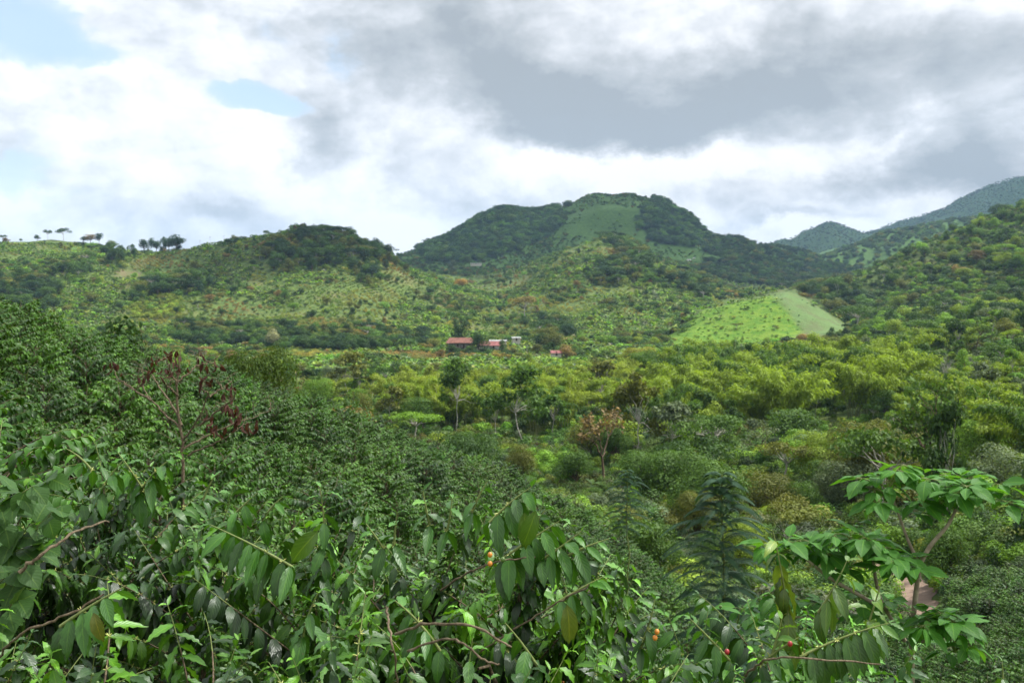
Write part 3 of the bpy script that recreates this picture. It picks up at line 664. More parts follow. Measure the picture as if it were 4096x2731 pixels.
def joined(kind):
    """leaf and wood meshes of a kind in one mesh, for the uncountable growth"""
    out = []
    for a, b in SHAPES[kind]:
        ms = [m for m in (a, b) if m is not None]
        if len(ms) == 1: out.append(ms[0]); continue
        g = Geo(); mats = []
        for m in ms:
            V = np.zeros(len(m.vertices) * 3, np.float32); m.vertices.foreach_get('co', V); Q = np.zeros(len(m.loops), np.int32); m.loops.foreach_get('vertex_index', Q)
            M = np.zeros(len(m.polygons), np.int32); m.polygons.foreach_get('material_index', M); L = np.zeros(len(m.vertices), np.float32); m.attributes['lv'].data.foreach_get('value', L)
            U = np.zeros(len(m.vertices) * 2, np.float32); m.attributes['leaf_uv'].data.foreach_get('vector', U)
            off = len(mats); mats += list(m.materials); g.add(V.reshape(-1, 3), Q.reshape(-1, 4), L, U.reshape(-1, 2)); g.M[-1] = M + off
        out.append(g.mesh(kind + '_growth', mats))
    return out

# ------------------------------------------------------------------ colours (leaf tones)
TONES = {'dark green': (.028, .062, .018), 'deep blue-green': (.022, .052, .026), 'mid green': (.050, .105, .022), 'bright green': (.10, .20, .025), 'olive': (.085, .105, .025),
         'golden green': (.145, .20, .03), 'rusty brown': (.15, .115, .045), 'grey-green': (.085, .125, .07), 'yellow-green': (.14, .215, .028), 'pale lime': (.11, .17, .04)}
SHAPE_WORD = {'round': 'round-crowned', 'flat': 'flat-topped', 'tall': 'tall narrow', 'slender': 'slender pale-trunked', 'near': 'bushy round', 'open': 'open-branched'}
PENDING = []      # things waiting for a label that singles them out: (object, base label, place phrase, sort value)
def landmark(u, v, y):
    if y < 75:
        if y < 13: return 'in the near rows ' + ('by the broad-leaved vine' if u < 130 else 'under the red-leaved tree' if u < 300 else 'behind the arching bush')
        d = 'middle' if y < 21 else 'far'
        if u < 130: return f'on the {d} slope, high end'
        if u < 260: return f'on the {d} slope by the red-leaved tree'
        if u < 400: return f'on the {d} slope before the olive tree'
        if u < 620: return f'on the {d} slope, low end'
        return f'in the {d} hollow by the large-leaved tree'
    if y < 175:
        if u < 480: return 'just beyond the coffee slope'
        if u < 620: return 'in the valley below golden bamboo'
        if u < 760: return 'around the vine-smothered valley tree'
        if u < 880: return 'near the grey-green domed tree'
        return 'behind the large-leaved tree'
    if y < 420:
        if u < 430: return 'in the valley below the hedge'
        if u < 560: return 'in the valley below the farmhouse'
        if u < 720: return 'in the valley below the knoll'
        if u < 860: return 'in the grove below the mown field'
        return 'at the foot of the far slope'
    if y < 680:
        if u < 420: return 'by the dark hedge line'
        if u < 580: return 'around the red-roofed farmhouse'
        if u < 680: return 'between farmhouse and grassy knoll'
        if u < 850: return 'at the foot of the knoll'
        return 'low on the wooded far slope'
    if y < 1150:
        if u < 130: return 'under the brown skyline field'
        if u < 260: return 'above the golden shrubs'
        if u < 390: return 'near the long hill summit'
        if u < 520: return 'on the slope above the farmhouse'
        if u < 660: return 'on the sunlit spur'
        if u < 850: return 'behind the grassy knoll'
        return 'high on the wooded far slope'
    return 'on the skyline' if u < 400 else 'high on the mountain'
def species(kind, u, y, z, h, tone, name, cat, shape=None, w=1.0, group=None, label=None, rz=None, r=rng):
    ms = SHAPES[kind][r.integers(len(SHAPES[kind]))] if shape is None else SHAPES[kind][shape % len(SHAPES[kind])]
    x = (u - 512) / F * y; tn = TONES[tone] if isinstance(tone, str) else tone; tn = np.array(tn) * (.88 + .24 * r.random())
    o = thing(name, '', cat, (x, y, z), r.random() * 6.28 if rz is None else rz, group, (h * w, h * w, h))
    pn = {'bamboo': ('foliage', 'culms'), 'palm': ('fronds', 'trunk'), 'bare': ('', 'trunk'), 'coffee': ('foliage', 'stem'), 'shrub': ('leaves', ''), 'fineshrub': ('leaves', '')}.get(kind, ('crown', 'trunk'))
    for nm, me in zip(pn, ms):
        if me is not None: part(nm, me, o, tn)
    if label: o['label'] = label
    return o

# ------------------------------------------------------------------ single trees that the photograph shows one by one
#  kind, u, v of the top, v of the foot (None: foot given by distance), distance or None, tone, width factor, label
def plant(kind, u, vt, vb, y, tone, w, label, name='broadleaf_tree', cat='tree', group=None, shape=None):
    if y is None: y = y_at(u, vb, 62 if vb > 352 else 400)
    if y is None: return
    if 1200 < y < 1400:      # trees on a crest stand where the crest really is
        ys = np.linspace(960, 1500, 200); zs = ground((u - 512) / F * ys, ys); y = float(ys[np.argmax(zs / ys)]); z = float(zs.max()) if 0 else float(ground((u - 512) / F * y, y)) - .5
        return species(kind, u, y, z, (vb - vt) / F * y, tone, name, cat, shape, w, group, label)
    z = float(ground((u - 512) / F * y, y)); h = (300 - vt) / F * y - z
    if 60 < y < 450 and kind in ('slender', 'flat', 'open'): SPOTS.append((u, vt, 300 - F * z / y, y, 4))
    if vb is not None and y > 700:  h = max(h, 3)
    return species(kind, u, y, z, max(h, 1.2), tone, name, cat, shape, w, group, label)
SL = dict(name='cecropia_tree')
PALE_G = 'slender pale-trunked trees of the valley'
SPOTS = []
SINGLES = [
 ('round', 452, 343, 350, 572, 'dark green', 1.3, 'round dark bush before the veranda end of the farmhouse', 'garden_bush'),
 ('round', 468, 344.5, 351, 570, 'mid green', 1.5, 'green bush before the middle of the farmhouse veranda', 'garden_bush'),
 ('round', 487, 345.5, 352, 572, 'dark green', 1.8, 'wide dark bush in front of the pink-red roofed building', 'garden_bush'),
 ('tall', 503, 340, 351, 575, 'mid green', 1.1, 'slim green tree at the gable of the pink-red roofed building', 'broadleaf_tree'),
 ('slender', 352, 352, 401, None, 'olive', 1.3, 'slender thin tree above the end of the coffee slope, in front of the hedge', 'cecropia_tree'),
 ('slender', 372, 372, 402, None, 'mid green', 1.0, 'short thin tree beside a taller one above the coffee slope edge', 'cecropia_tree'),
 ('slender', 393, 386, 430, None, 'olive', 1.1, 'thin dark-stemmed tree in the yellow bamboo at the slope edge', 'cecropia_tree'),
 ('slender', 456, 358, 436, None, 'mid green', .75, 'tall bare-stemmed tree rising below the farmhouse like a mast', 'cecropia_tree'),
 ('flat', 414, 409, 443, None, 'bright green', 1.25, 'low bright green tree with spreading flat crown just past the coffee', 'broadleaf_tree'),
 ('slender', 526, 366, 450, None, 'mid green', 1.05, 'tall white-trunked tree with red seed heads in the middle of the valley', 'cecropia_tree'),
 ('slender', 552, 395, 440, None, 'mid green', 1.25, 'leafy green tree beside the white-trunked tree in mid valley', 'cecropia_tree'),
 ('slender', 600, 362, 415, None, 'olive', 1.3, 'dark-stemmed open tree standing before the bright bamboo', 'cecropia_tree'),
 ('slender', 635, 373, 464, None, 'olive', .85, 'very tall straight tree in front of the dark bamboo grove', 'cecropia_tree'),
 ('slender', 672, 402, 466, None, 'grey-green', 1.3, 'silvery large-leaved tree with dark stem before the dark grove', 'cecropia_tree'),
 ('open', 603, 409, 488, None, (.12, .095, .05), 1.0, 'open tree with rusty brown seed clusters and crooked trunk', 'broadleaf_tree'),
 ('slender', 815, 382, 420, None, 'mid green', 1.1, 'small tree with straight white stem at the grove edge', 'cecropia_tree'),
 ('slender', 754, 418, 454, None, 'grey-green', 1.0, 'thin grey tree with bare stem behind the feathery tree', 'cecropia_tree'),
 ('open', 767, 420, 468, None, 'grey-green', 1.2, 'grey thin-leaved tree behind the feathery tree', 'cecropia_tree'),
 ('slender', 846, 420, 441, None, 'mid green', 1.2, 'small pale-stemmed tree above the grey-green domed tree', 'cecropia_tree'),
 ('flat', 872, 401, 424, None, 'mid green', .9, 'small flat-crowned tree with forked white trunk', 'broadleaf_tree'),
 ('open', 932, 380, 520, None, 'mid green', .9, 'big spreading tree with long pale trunk behind the large-leaved tree', 'broadleaf_tree'),
 ('slender', 945, 405, 560, None, 'dark green', .5, 'tall thin tree close beside the spreading pale-trunked tree', 'cecropia_tree'),
 ('near', 478, 432, 468, None, 'dark green', 1.0, 'dark bushy tree at the lower edge of the coffee slope', 'broadleaf_tree'),
 ('near', 462, 428, 462, None, 'mid green', .9, 'green leafy tree touching the dark bushy tree by the coffee edge', 'broadleaf_tree'),
 ('near', 522, 443, 484, None, 'olive', .95, 'dense olive round bush standing alone past the coffee edge', 'broadleaf_tree'),
 ('near', 351, 394, 424, 70, 'dark green', 1.0, 'dark round tree peeping over the coffee slope crest', 'broadleaf_tree'),
 ('near', 330, 397, 420, 62, 'rusty brown', .8, 'brownish small tree peeping over the coffee slope crest', 'broadleaf_tree'),
 ('near', 655, 446, 515, None, 'mid green', 1.25, 'large tree smothered in yellow-green vines in the valley bottom', 'broadleaf_tree'),
 ('near', 820, 428, 486, None, 'yellow-green', 1.1, 'big yellow-green tree of two domed lobes in the valley', 'broadleaf_tree'),
 ('near', 876, 421, 452, None, 'yellow-green', 1.3, 'yellow-green tree uphill of the big two-lobed one', 'broadleaf_tree'),
 ('near', 898, 447, 490, None, 'golden green', 1.2, 'golden-leaved spreading tree above the large-leaved tree', 'broadleaf_tree'),
 ('near', 852, 456, 520, None, 'grey-green', 1.1, 'grey-green domed tree in the middle of the wooded hollow', 'broadleaf_tree'),
 ('near', 830, 470, 525, None, 'grey-green', .8, 'smaller grey-green lobe tree leaning on the domed one', 'broadleaf_tree'),
 ('near', 775, 470, 530, None, 'olive', 1.3, 'olive broad tree right behind the feathery tree', 'broadleaf_tree'),
 ('near', 806, 480, 530, None, 'mid green', .9, 'green tree with reddish seed heads and twisted trunk under the yellow dome', 'broadleaf_tree'),
 ('near', 944, 520, 592, None, 'mid green', .9, 'vine-covered column of a tree beside the footpath', 'broadleaf_tree'),
 ('near', 650, 518, 600, 70, 'mid green', .9, 'grey-stemmed leafy sapling thicket below the vine-smothered tree', 'broadleaf_tree'),
 ('near', 258, 341, 400, 47, (.06, .105, .018), .62, 'wide olive round-topped tree rising behind the coffee slope', 'broadleaf_tree'),
 ('near', 225, 352, 400, 50, (.045, .08, .018), .5, 'darker half of the round-topped tree behind the coffee slope', 'broadleaf_tree'),
 ('near', 788, 399, 425, None, 'bright green', 1.2, 'bright green vine-hung tree at the grove edge', 'broadleaf_tree'),
 ('near', 733, 417, 440, None, 'rusty brown', 1.1, 'tree with orange-brown flower heads at the grove edge', 'broadleaf_tree'),
 ('tall', 115, 326, 352, 60, 'dark green', .8, 'dark twiggy tree at the top edge of the coffee slope', 'broadleaf_tree'),
 ('bare', 944, 356, 392, None, 'olive', 1.0, 'leafless grey tree above the bamboo', 'bare_tree'),
 ('palm', 891, 333, 356, None, 'dark green', 1.1, 'palm at the lower end of the row above the bamboo', 'palm_tree'),
 ('palm', 880, 337, 358, None, 'dark green', 1.0, 'shortest palm of the group above the bamboo', 'palm_tree'),
 ('palm', 911, 327, 352, None, 'dark green', 1.1, 'tallest palm standing alone above the bamboo', 'palm_tree'),
 ('palm', 930, 328, 349, None, 'dark green', 1.1, 'palm uphill of the tallest palm over the bamboo', 'palm_tree'),
 ('palm', 403, 333, 351, 590, 'mid green', 1.0, 'palm at the end of the dark hedge', 'palm_tree'),
 ('palm', 411, 335, 351, 592, 'mid green', 1.0, 'shorter palm next to the one ending the dark hedge', 'palm_tree'),
 ('flat', 856, 303, 329, 610, 'mid green', 1.15, 'umbrella-shaped tree with many pale trunks beside the mown field', 'broadleaf_tree'),
 ('round', 687, 308, 323, 700, 'dark green', 1.0, 'dark round tree on the edge of the grassy knoll', 'broadleaf_tree'),
 ('round', 674, 322, 330, 690, 'dark green', .9, 'small dark bush at the foot of the grassy knoll', 'broadleaf_tree'),
 ('tall', 775, 309, 322, 700, 'dark green', 1.2, 'dark twin-headed tree between meadow and mown field', 'broadleaf_tree'),
 ('tall', 799, 321, 328, 655, 'deep blue-green', 1.3, 'lone small tree in the middle of the mown field', 'broadleaf_tree'),
 ('round', 716, 326, 333, 650, 'dark green', 1.1, 'dark bush low on the grassy knoll', 'broadleaf_tree'),
 ('flat', 736, 322, 338, 640, 'olive', 1.5, 'wide thin-crowned tree in front of the grassy knoll', 'broadleaf_tree'),
 ('flat', 775, 325, 340, 630, 'olive', 1.2, 'flat olive tree at the bare earth patch', 'broadleaf_tree'),
 ('flat', 48, 237, 248, 1340, 'dark green', .7, 'smaller of two umbrella trees on the skyline pasture', 'broadleaf_tree'),
 ('flat', 64, 233, 247, 1340, 'dark green', .85, 'larger umbrella tree on the skyline pasture', 'broadleaf_tree'),
 ('round', 99, 238, 250, 1340, 'deep blue-green', .8, 'upright dark tree alone on the skyline pasture', 'broadleaf_tree'),
 ('round', 37, 242, 249, 1340, 'dark green', 1.1, 'dark low tree on the skyline beside the umbrella trees', 'broadleaf_tree'),
 ('flat', 3, 240, 248, 1340, 'dark green', .8, 'small tree at the very end of the skyline pasture', 'broadleaf_tree'),
 ('round', 21, 244, 248, 1340, 'mid green', 1.2, 'low bush on the skyline near the end of the pasture', 'broadleaf_tree'),
 ('round', 84, 241, 249, 1335, 'dark green', 1.3, 'dark low clump between umbrella trees and upright tree', 'broadleaf_tree'),
 ('round', 90, 246, 256, 1300, 'rusty brown', 1.2, 'brown leafless-looking bush under the skyline pasture', 'broadleaf_tree'),
 ('round', 112, 246, 254, 1340, 'grey-green', 1.8, 'low grey-green clump at the dip of the skyline', 'broadleaf_tree'),
 ('round', 145, 242, 257, 1345, 'deep blue-green', 1.0, 'first dark tree of the skyline copse', 'broadleaf_tree'),
 ('round', 155, 240, 257, 1345, 'deep blue-green', 1.0, 'tall middle tree of the skyline copse', 'broadleaf_tree'),
 ('tall', 163, 241, 257, 1345, 'deep blue-green', .8, 'thin tree in the gap of the skyline copse', 'broadleaf_tree'),
 ('round', 169, 242, 257, 1345, 'deep blue-green', 1.1, 'dark tree past the gap in the skyline copse', 'broadleaf_tree'),
 ('round', 178, 240, 257, 1345, 'deep blue-green', 1.2, 'widest dark tree ending the skyline copse', 'broadleaf_tree'),
 ('round', 31, 279, 298, None, 'deep blue-green', 1.3, 'large dark tree among bamboo on the hillside under the brown field', 'broadleaf_tree'),
 ('round', 138, 289, 302, None, 'dark green', 1.5, 'dark domed tree just above the golden shrubs', 'broadleaf_tree'),
 ('round', 158, 279, 297, None, 'dark green', 1.5, 'large dark tree uphill of the domed one above the golden shrubs', 'broadleaf_tree'),
 ('tall', 198, 271, 291, None, 'mid green', 1.4, 'upright green tree in the middle of the long hill', 'broadleaf_tree'),
 ('round', 92, 291, 304, None, 'olive', 1.3, 'yellowish rounded tree on the sunlit hillside', 'broadleaf_tree'),
 ('tall', 41, 300, 320, None, 'dark green', 1.1, 'dark pointed tree over the top of the coffee slope', 'broadleaf_tree'),
 ('round', 274, 326, 336, 615, (.19, .21, .13), .9, 'white-flowering tree in the dark hedge line', 'broadleaf_tree'),
 ('round', 462, 276, 289, 1120, (.30, .20, .05), 1.2, 'orange-tinted tree at the gap between hill and mountain', 'broadleaf_tree'),
 ('tall', 453, 262, 277, 1330, 'grey-green', 1.2, 'tall tree at the saddle between hill and mountain', 'broadleaf_tree'),
 ('flat', 525, 294, 324, 830, (.16, .14, .05), .95, 'towering kapok-like tree with bare grey trunk and orange bloom', 'broadleaf_tree'),
 ('round', 480, 330, 348, 565, 'dark green', .85, 'dark tree standing right before the farmhouse roofs', 'broadleaf_tree'),
 ('tall', 463, 321, 337, 640, 'dark green', 1.1, 'dark upright tree behind the farmhouse roof', 'broadleaf_tree'),
 ('round', 541, 328, 344, 600, 'dark green', 1.2, 'dark tree to one side of the yard past the red metal roof', 'broadleaf_tree'),
 ('round', 553, 331, 348, 590, 'olive', 1.1, 'olive-brown tree next to the dark tree past the red metal roof', 'broadleaf_tree'),
 ('round', 566, 343, 356, 520, 'rusty brown', 1.2, 'rust-coloured round tree below the farm yard', 'broadleaf_tree'),
 ('round', 440, 348, 356, 540, 'rusty brown', 1.1, 'tan bush below the hedge by the farmhouse', 'broadleaf_tree'),
 ('near', 640, 345, 362, 420, (.15, .17, .02), 1.3, 'bright bamboo-like tree standing out at the grove corner', 'broadleaf_tree'),
]
for i, row in enumerate(SINGLES):
    kind, u, vt, vb, y, tone, w, lab, nm = row
    plant(kind, u, vt, vb, y, tone, w, lab, nm, {'cecropia_tree': 'tree', 'broadleaf_tree': 'tree', 'bare_tree': 'dead tree', 'palm_tree': 'palm', 'garden_bush': 'bush'}[nm], None, i)

# ------------------------------------------------------------------ growth by zone
HEDGE1 = [(175, 326), (260, 326), (300, 332), (430, 332), (445, 340), (425, 350), (330, 350), (250, 345), (178, 336)]
HEDGE2 = [(446, 349), (512, 349), (516, 360), (452, 360)]
WOODS = [[(268, 246), (285, 236), (320, 236), (352, 241), (385, 256), (388, 282), (372, 290), (345, 268), (300, 274), (272, 272)], [(140, 284), (180, 278), (205, 274), (210, 292), (140, 302)],
         [(0, 278), (50, 278), (55, 315), (0, 310)], [(602, 262), (650, 262), (650, 286), (605, 284)], [(600, 240), (640, 236), (652, 262), (620, 262)], [(104, 256), (126, 256), (128, 268), (106, 266)], [(60, 268), (84, 264), (90, 276), (66, 280)],
         [(650, 276), (700, 282), (720, 300), (690, 296)], [(772, 272), (812, 278), (862, 288), (865, 326), (850, 326), (832, 314), (812, 298), (780, 288)],
         [(540, 325), (566, 322), (575, 345), (545, 348)]]
MWOODS = [[(410, 248), (450, 236), (480, 212), (520, 208), (566, 204), (560, 224), (530, 246), (500, 256), (470, 262), (430, 260)], [(640, 205), (662, 198), (690, 208), (712, 236), (700, 244), (660, 244), (640, 232)]]
GOLD = [(120, 298), (168, 294), (186, 302), (184, 320), (126, 318)]
def polys(u, v, L):
    r = np.zeros(len(u), bool); q = fbm(u / 14, v / 5, 150, 3); u = u + 16 * q; v = v + 5 * fbm(u / 12, v / 6, 160, 3)
    for p in L: r |= in_poly(u, v, p)
    return r
r2 = np.random.default_rng(5)
def lattice(y0, y1, sp, umin=-170, umax=1190, rows=False):
    ys = np.arange(y0, y1, sp); X = []; Y = []
    for y in ys:
        x = np.arange((umin - 512) / F * y, (umax - 512) / F * y, sp); X.append(x); Y.append(np.full(len(x), y))
    X = np.concatenate(X); Y = np.concatenate(Y); j = np.where(rows and (fbm(X / 75, Y / 75, 63, 2) > .02), .16, .5) if rows else .5
    X = X + r2.uniform(-1, 1, len(X)) * sp * j; Y = Y + r2.uniform(-1, 1, len(Y)) * sp * j
    return X, Y
# horizon table to leave out what no nearby viewpoint can see
ub = np.arange(-180, 1205, 5); yb = np.geomspace(8, 6000, 700)
Ub, Yb = np.meshgrid(ub, yb, indexing='ij'); HZ = np.maximum.accumulate(ground((Ub - 512) / F * Yb, Yb) / Yb, axis=1)
def visible(X, Y, Z, h, margin=.004):
    u = 512 + F * X / Y; i = np.clip(np.round((u + 180) / 5).astype(int), 0, len(ub) - 1); j = np.clip(np.searchsorted(yb, Y * .97) - 1, 0, len(yb) - 1)
    return (Z + h) / Y > HZ[i, j] - margin - .25 / Y
def zrot(n, tilt=.12): 
    return np.stack([r2.normal(0, tilt, n), r2.normal(0, tilt, n), r2.random(n) * 6.283], 1)
def tones(n, names, probs, var=.22):
    T = np.array([TONES[k] if isinstance(k, str) else k for k in names]); k = r2.choice(len(names), n, p=np.array(probs) / sum(probs))
    return T[k] * (1 + r2.normal(0, var, (n, 1))).clip(.5, 1.7) * (1 + r2.normal(0, .07, (n, 3)))
BAGS = {}
def bag(name, kind, X, Y, Z, h, w, tone, tilt=.1):
    n = len(X)
    if n: BAGS.setdefault((name, kind), []).append((np.stack([X, Y, Z], 1), zrot(n, tilt), np.stack([h * w, h * w, h], 1), tone))

# -- trees, shrubs, banana and bamboo of the hills and valley floor (60 m to 6 km)
TREES = []   # candidates (x,y,z,h,w,kind,tone name)
def free_view(x, y, z, h):
    """keeps the singly built trees from being grown over"""
    u = 512 + F * x / y; top = 300 - F * (z + h) / y
    for (us, vt, vb, ys, w) in SPOTS:
        if y < ys * 1.01 and abs(u - us) < w + .22 * h / y * F and top < vb - .3 * (vb - vt): return False
    return True
def tone_pick(names, probs, n): return np.array(names, object)[r2.choice(len(names), n, p=np.array(probs) / sum(probs))]
BAMBOO = []
def plot_tone(q):
    """crops and scrub change colour from plot to plot"""
    K = np.array([-.5, -.25, -.08, .05, .18, .32, .6]); T = np.array([(.16, .13, .05), (.13, .15, .04), (.08, .15, .03), (.05, .11, .025), (.10, .19, .03), (.15, .21, .05), (.17, .18, .04)])
    t = np.array([1.25, 1.12, 1.0]) * np.stack([np.interp(q, K, T[:, k]) for k in range(3)], 1) * (1 + r2.normal(0, .13, (len(q), 1))).clip(.5, 1.6)
    odd = r2.random(len(q)) < .10; t[odd] = tones(int(odd.sum()), ['dark green', 'rusty brown', 'golden green', 'mid green'], [4, 1, 1, 3]); return t
def fill():
    # hillside scrub 560..1500
    for y0, y1, sp in ((430, 760, 3.1), (760, 1150, 4.0), (1150, 1500, 6.5)):
        X, Y = lattice(y0, y1, sp, rows=True); Z = ground(X, Y); u, v = uv_of(X, Y, Z); k = visible(X, Y, Z, 5)
        X, Y, Z, u, v = X[k], Y[k], Z[k], u[k], v[k]; n = len(X)
        bare = polys(u, v, [FIELD, SOIL, SOIL2]) | ((abs(u - 478) < 36) & (Y > 545) & (Y < 612)) | (polys(u, v, [KNOLL]) & (r2.random(n) < .93)) | ((Y > 1150) & (u < 140))
        wood = polys(u, v, WOODS) | polys(u, v, [HEDGE1, HEDGE2]); gold = polys(u, v, [GOLD]); right = (u > 855 + 0 * Y) & (Y > 500)
        patch = fbm(X / 60, Y / 90, 21, 3); ban = fbm(X / 70 + 5, Y / 70, 31, 3); plot = fbm(X / 55 + 9, Y / 80, 45, 3) + r2.normal(0, .06, n)
        dens = np.where(patch > .05, .97, .68); ok = (~bare) & (r2.random(n) < dens)
        isban = ok & (ban > .04) & ~wood & ~right; isb = ok & ~isban
        s = isban; bag('banana_plants', 'banana', X[s], Y[s], Z[s], r2.uniform(2.6, 4.6, s.sum()), np.full(s.sum(), .9), tones(s.sum(), ['bright green', 'pale lime', 'mid green', 'grey-green'], [2, 2, 4, 1.5], .12))
        s = isb & ~gold; bag('undergrowth', 'shrub', X[s], Y[s], Z[s] - .3, r2.uniform(1.1, 2.9, s.sum()) * (1 + .9 * wood[s] + .5 * right[s]), r2.uniform(.8, 1.4, s.sum()), np.where(right[s][:, None], tones(s.sum(), ['mid green', 'bright green', 'dark green', 'yellow-green', 'olive', 'grey-green'], [4, 2, 3, 1, 1, 1]), plot_tone(plot[s])))
        s = isb & gold; bag('undergrowth', 'shrub', X[s], Y[s], Z[s], r2.uniform(2.5, 5, s.sum()), r2.uniform(.8, 1.2, s.sum()), tones(s.sum(), ['golden green'], [1], .3))
        s = polys(u, v, [KNOLL]) & (r2.random(n) < .30); bag('undergrowth', 'shrub', X[s], Y[s], Z[s] - .3, r2.uniform(.5, 1.1, s.sum()), r2.uniform(1.4, 2.6, s.sum()), tones(s.sum(), [(.05, .13, .012), (.09, .16, .016), (.04, .09, .015)], [4, 2, 1.5], .1))
        q = polys(u, v, [FIELD]) & (r2.random(n) < .03); bag('undergrowth', 'shrub', X[q], Y[q], Z[q] - .1, r2.uniform(.35, .8, q.sum()), r2.uniform(1.5, 2.6, q.sum()), tones(q.sum(), [(.06, .12, .035), (.085, .15, .045)], [1, 1], .15))
        bx, by = lattice(y0, y1, 8.5 if y0 < 1100 else 12); bz = ground(bx, by); bu, bv = uv_of(bx, by, bz); k = visible(bx, by, bz, 5) & ~polys(bu, bv, [FIELD, SOIL, SOIL2, KNOLL]) & (fbm(bx / 42, by / 60, 88, 3) > .15) & ~((abs(bu - 478) < 40) & (by < 640)) & ~((by > 1150) & (bu < 140))
        m = int(k.sum()); bag('undergrowth', 'shrub', bx[k], by[k], bz[k] - .5, r2.uniform(3, 6.5, m), r2.uniform(1.0, 1.7, m), tones(m, ['mid green', 'dark green', 'olive', 'bright green', 'rusty brown'], [4, 2.5, 2, 1.5, .12], .2))
    # trees on the hills
    for y0, y1, sp in ((430, 780, 9), (780, 1150, 10), (1150, 1500, 13)):
        X, Y = lattice(y0, y1, sp); Z = ground(X, Y); u, v = uv_of(X, Y, Z); k = visible(X, Y, Z, 10)
        X, Y, Z, u, v = X[k], Y[k], Z[k], u[k], v[k]; n = len(X)
        bare = polys(u, v, [FIELD, SOIL, SOIL2, KNOLL]) | ((Y > 1150) & (u < 190)) | ((abs(u - 476) < 34) & (Y < 640) & (Y > 480))
        wood = polys(u, v, WOODS); hedge = polys(u, v, [HEDGE1, HEDGE2]); right = (u > 855) & (Y > 450); spur = (u > 440) & (u < 700) & (Y > 650) & ~wood
        cl = fbm(X / 90, Y / 90, 77, 3); p = np.where(wood, .95, np.where(hedge, .98, np.where(right, .42 + .8 * cl, np.where(spur, .12 + .6 * cl, .16 + .9 * cl))))
        s = (~bare) & (r2.random(n) < p); X, Y, Z, u, v, wood, hedge, right = (q[s] for q in (X, Y, Z, u, v, wood, hedge, right)); n = len(X)
        tn = np.where(wood | hedge, tone_pick(['dark green', 'deep blue-green', 'mid green', 'olive'], [5, 1.5, 4, 2], n), np.where(right, tone_pick(['mid green', 'bright green', 'dark green', 'yellow-green', 'olive', 'rusty brown'], [4, 3, 3, 1.5, 1, .06], n), tone_pick(['mid green', 'dark green', 'olive', 'rusty brown', 'yellow-green', 'golden green', 'bright green'], [3.5, 4, 3, 1.2, 1.2, .9, 1.5], n)))
        h = np.where(wood, r2.uniform(8, 15, n), np.where(hedge, r2.uniform(6, 9, n), np.where(right, r2.uniform(5, 12, n), r2.uniform(4, 8.5, n)))); w = np.where(hedge, 1.4, r2.uniform(.9, 1.4, n))
        kd = np.array(['round', 'tall', 'flat'], object)[r2.choice(3, n, p=[.62, .24, .14])]
        TREES.extend(zip(X, Y, Z, h, w, kd, tn))
    # the dark hedge lines of tall trees at the foot of the hill and below the farm
    X, Y = lattice(480, 720, 4.6, 150, 530); Z = ground(X, Y); u, v = uv_of(X, Y, Z); s = polys(u, v, [[(175, 340), (260, 341), (330, 345), (425, 344), (425, 350), (330, 351), (250, 348), (178, 345)], [(446, 352), (512, 352), (516, 359), (452, 359)]]) & (Y > 480); X, Y, Z = X[s], Y[s], Z[s]; n = len(X)
    bag('hillside_trees', 'round', X, Y, Z - 1, r2.uniform(6, 10.5, n) * np.where(u[s] > 440, .6, 1), np.full(n, 1.1), tones(n, ['dark green', 'mid green', 'deep blue-green'], [4, 2, 2], .2))
    # mountain and far ridges
    for y0, y1, sp in ((1500, 2300, 10.5), (2300, 3400, 14), (3900, 5700, 17)):
        X, Y = lattice(y0, y1, sp, -20, 1100); Z = ground(X, Y); k = visible(X, Y, Z, 12, .002); X, Y, Z = X[k], Y[k], Z[k]; u, v = uv_of(X, Y, Z); n = len(X)
        wood = polys(u, v, MWOODS); patch = fbm(X / 170, Y / 170, 91, 4)
        east = u > 702
        p = np.where(wood, 1.0, np.where(east, np.where(Y < 3400, .75 + .6 * patch, 1.0), np.where(Y < 2300, .50 + 1.2 * patch, .4))); s = r2.random(n) < p
        X, Y, Z, wood, east = X[s], Y[s], Z[s], wood[s], east[s]; n = len(X); h = np.where(wood, r2.uniform(11, 20, n), np.where(east, r2.uniform(9, 17, n), r2.uniform(4, 10, n))) * np.where(Y > 3500, .6, 1)
        bag('distant_woods', 'round', X, Y, Z - h * .25, h, r2.uniform(1.0, 1.5, n), np.where(wood[:, None], 1.35 * tones(n, ['dark green', 'deep blue-green', 'mid green'], [5, 3, 3]), np.where(east[:, None], tones(n, ['dark green', 'mid green', 'deep blue-green', 'olive'], [4, 4, 2, 1.5]), tones(n, ['mid green', 'dark green', 'olive', 'rusty brown'], [4, 3, 1.5, .6]))))
        X, Y = lattice(y0, min(y1, 2300), sp * .62, -20, 1100) if y0 < 2000 else (np.zeros(0), np.zeros(0))
        if len(X):
            Z = ground(X, Y); k = visible(X, Y, Z, 4, .002); X, Y, Z = X[k], Y[k], Z[k]; u, v = uv_of(X, Y, Z); s = ~polys(u, v, MWOODS) & (fbm(X / 80, Y / 80, 17, 3) + r2.uniform(-.3, .3, len(X)) > -.02)
            X, Y, Z = X[s], Y[s], Z[s]; n = len(X); bag('undergrowth', 'shrub', X, Y, Z - .4, r2.uniform(2, 4.5, n), r2.uniform(1, 1.6, n), tones(n, ['mid green', 'dark green', 'olive', 'bright green'], [4, 2, 2, 1]))
    # valley floor 62..440: bamboo groves, scrub, trees
    BZ = [[(300, 404), (420, 400), (600, 396), (625, 374), (660, 378), (760, 386), (860, 374), (960, 352), (1200, 318), (1200, 490), (1030, 490), (960, 462), (900, 440), (800, 440), (700, 440), (620, 446), (545, 438), (500, 430), (440, 428), (390, 432), (320, 408)]]
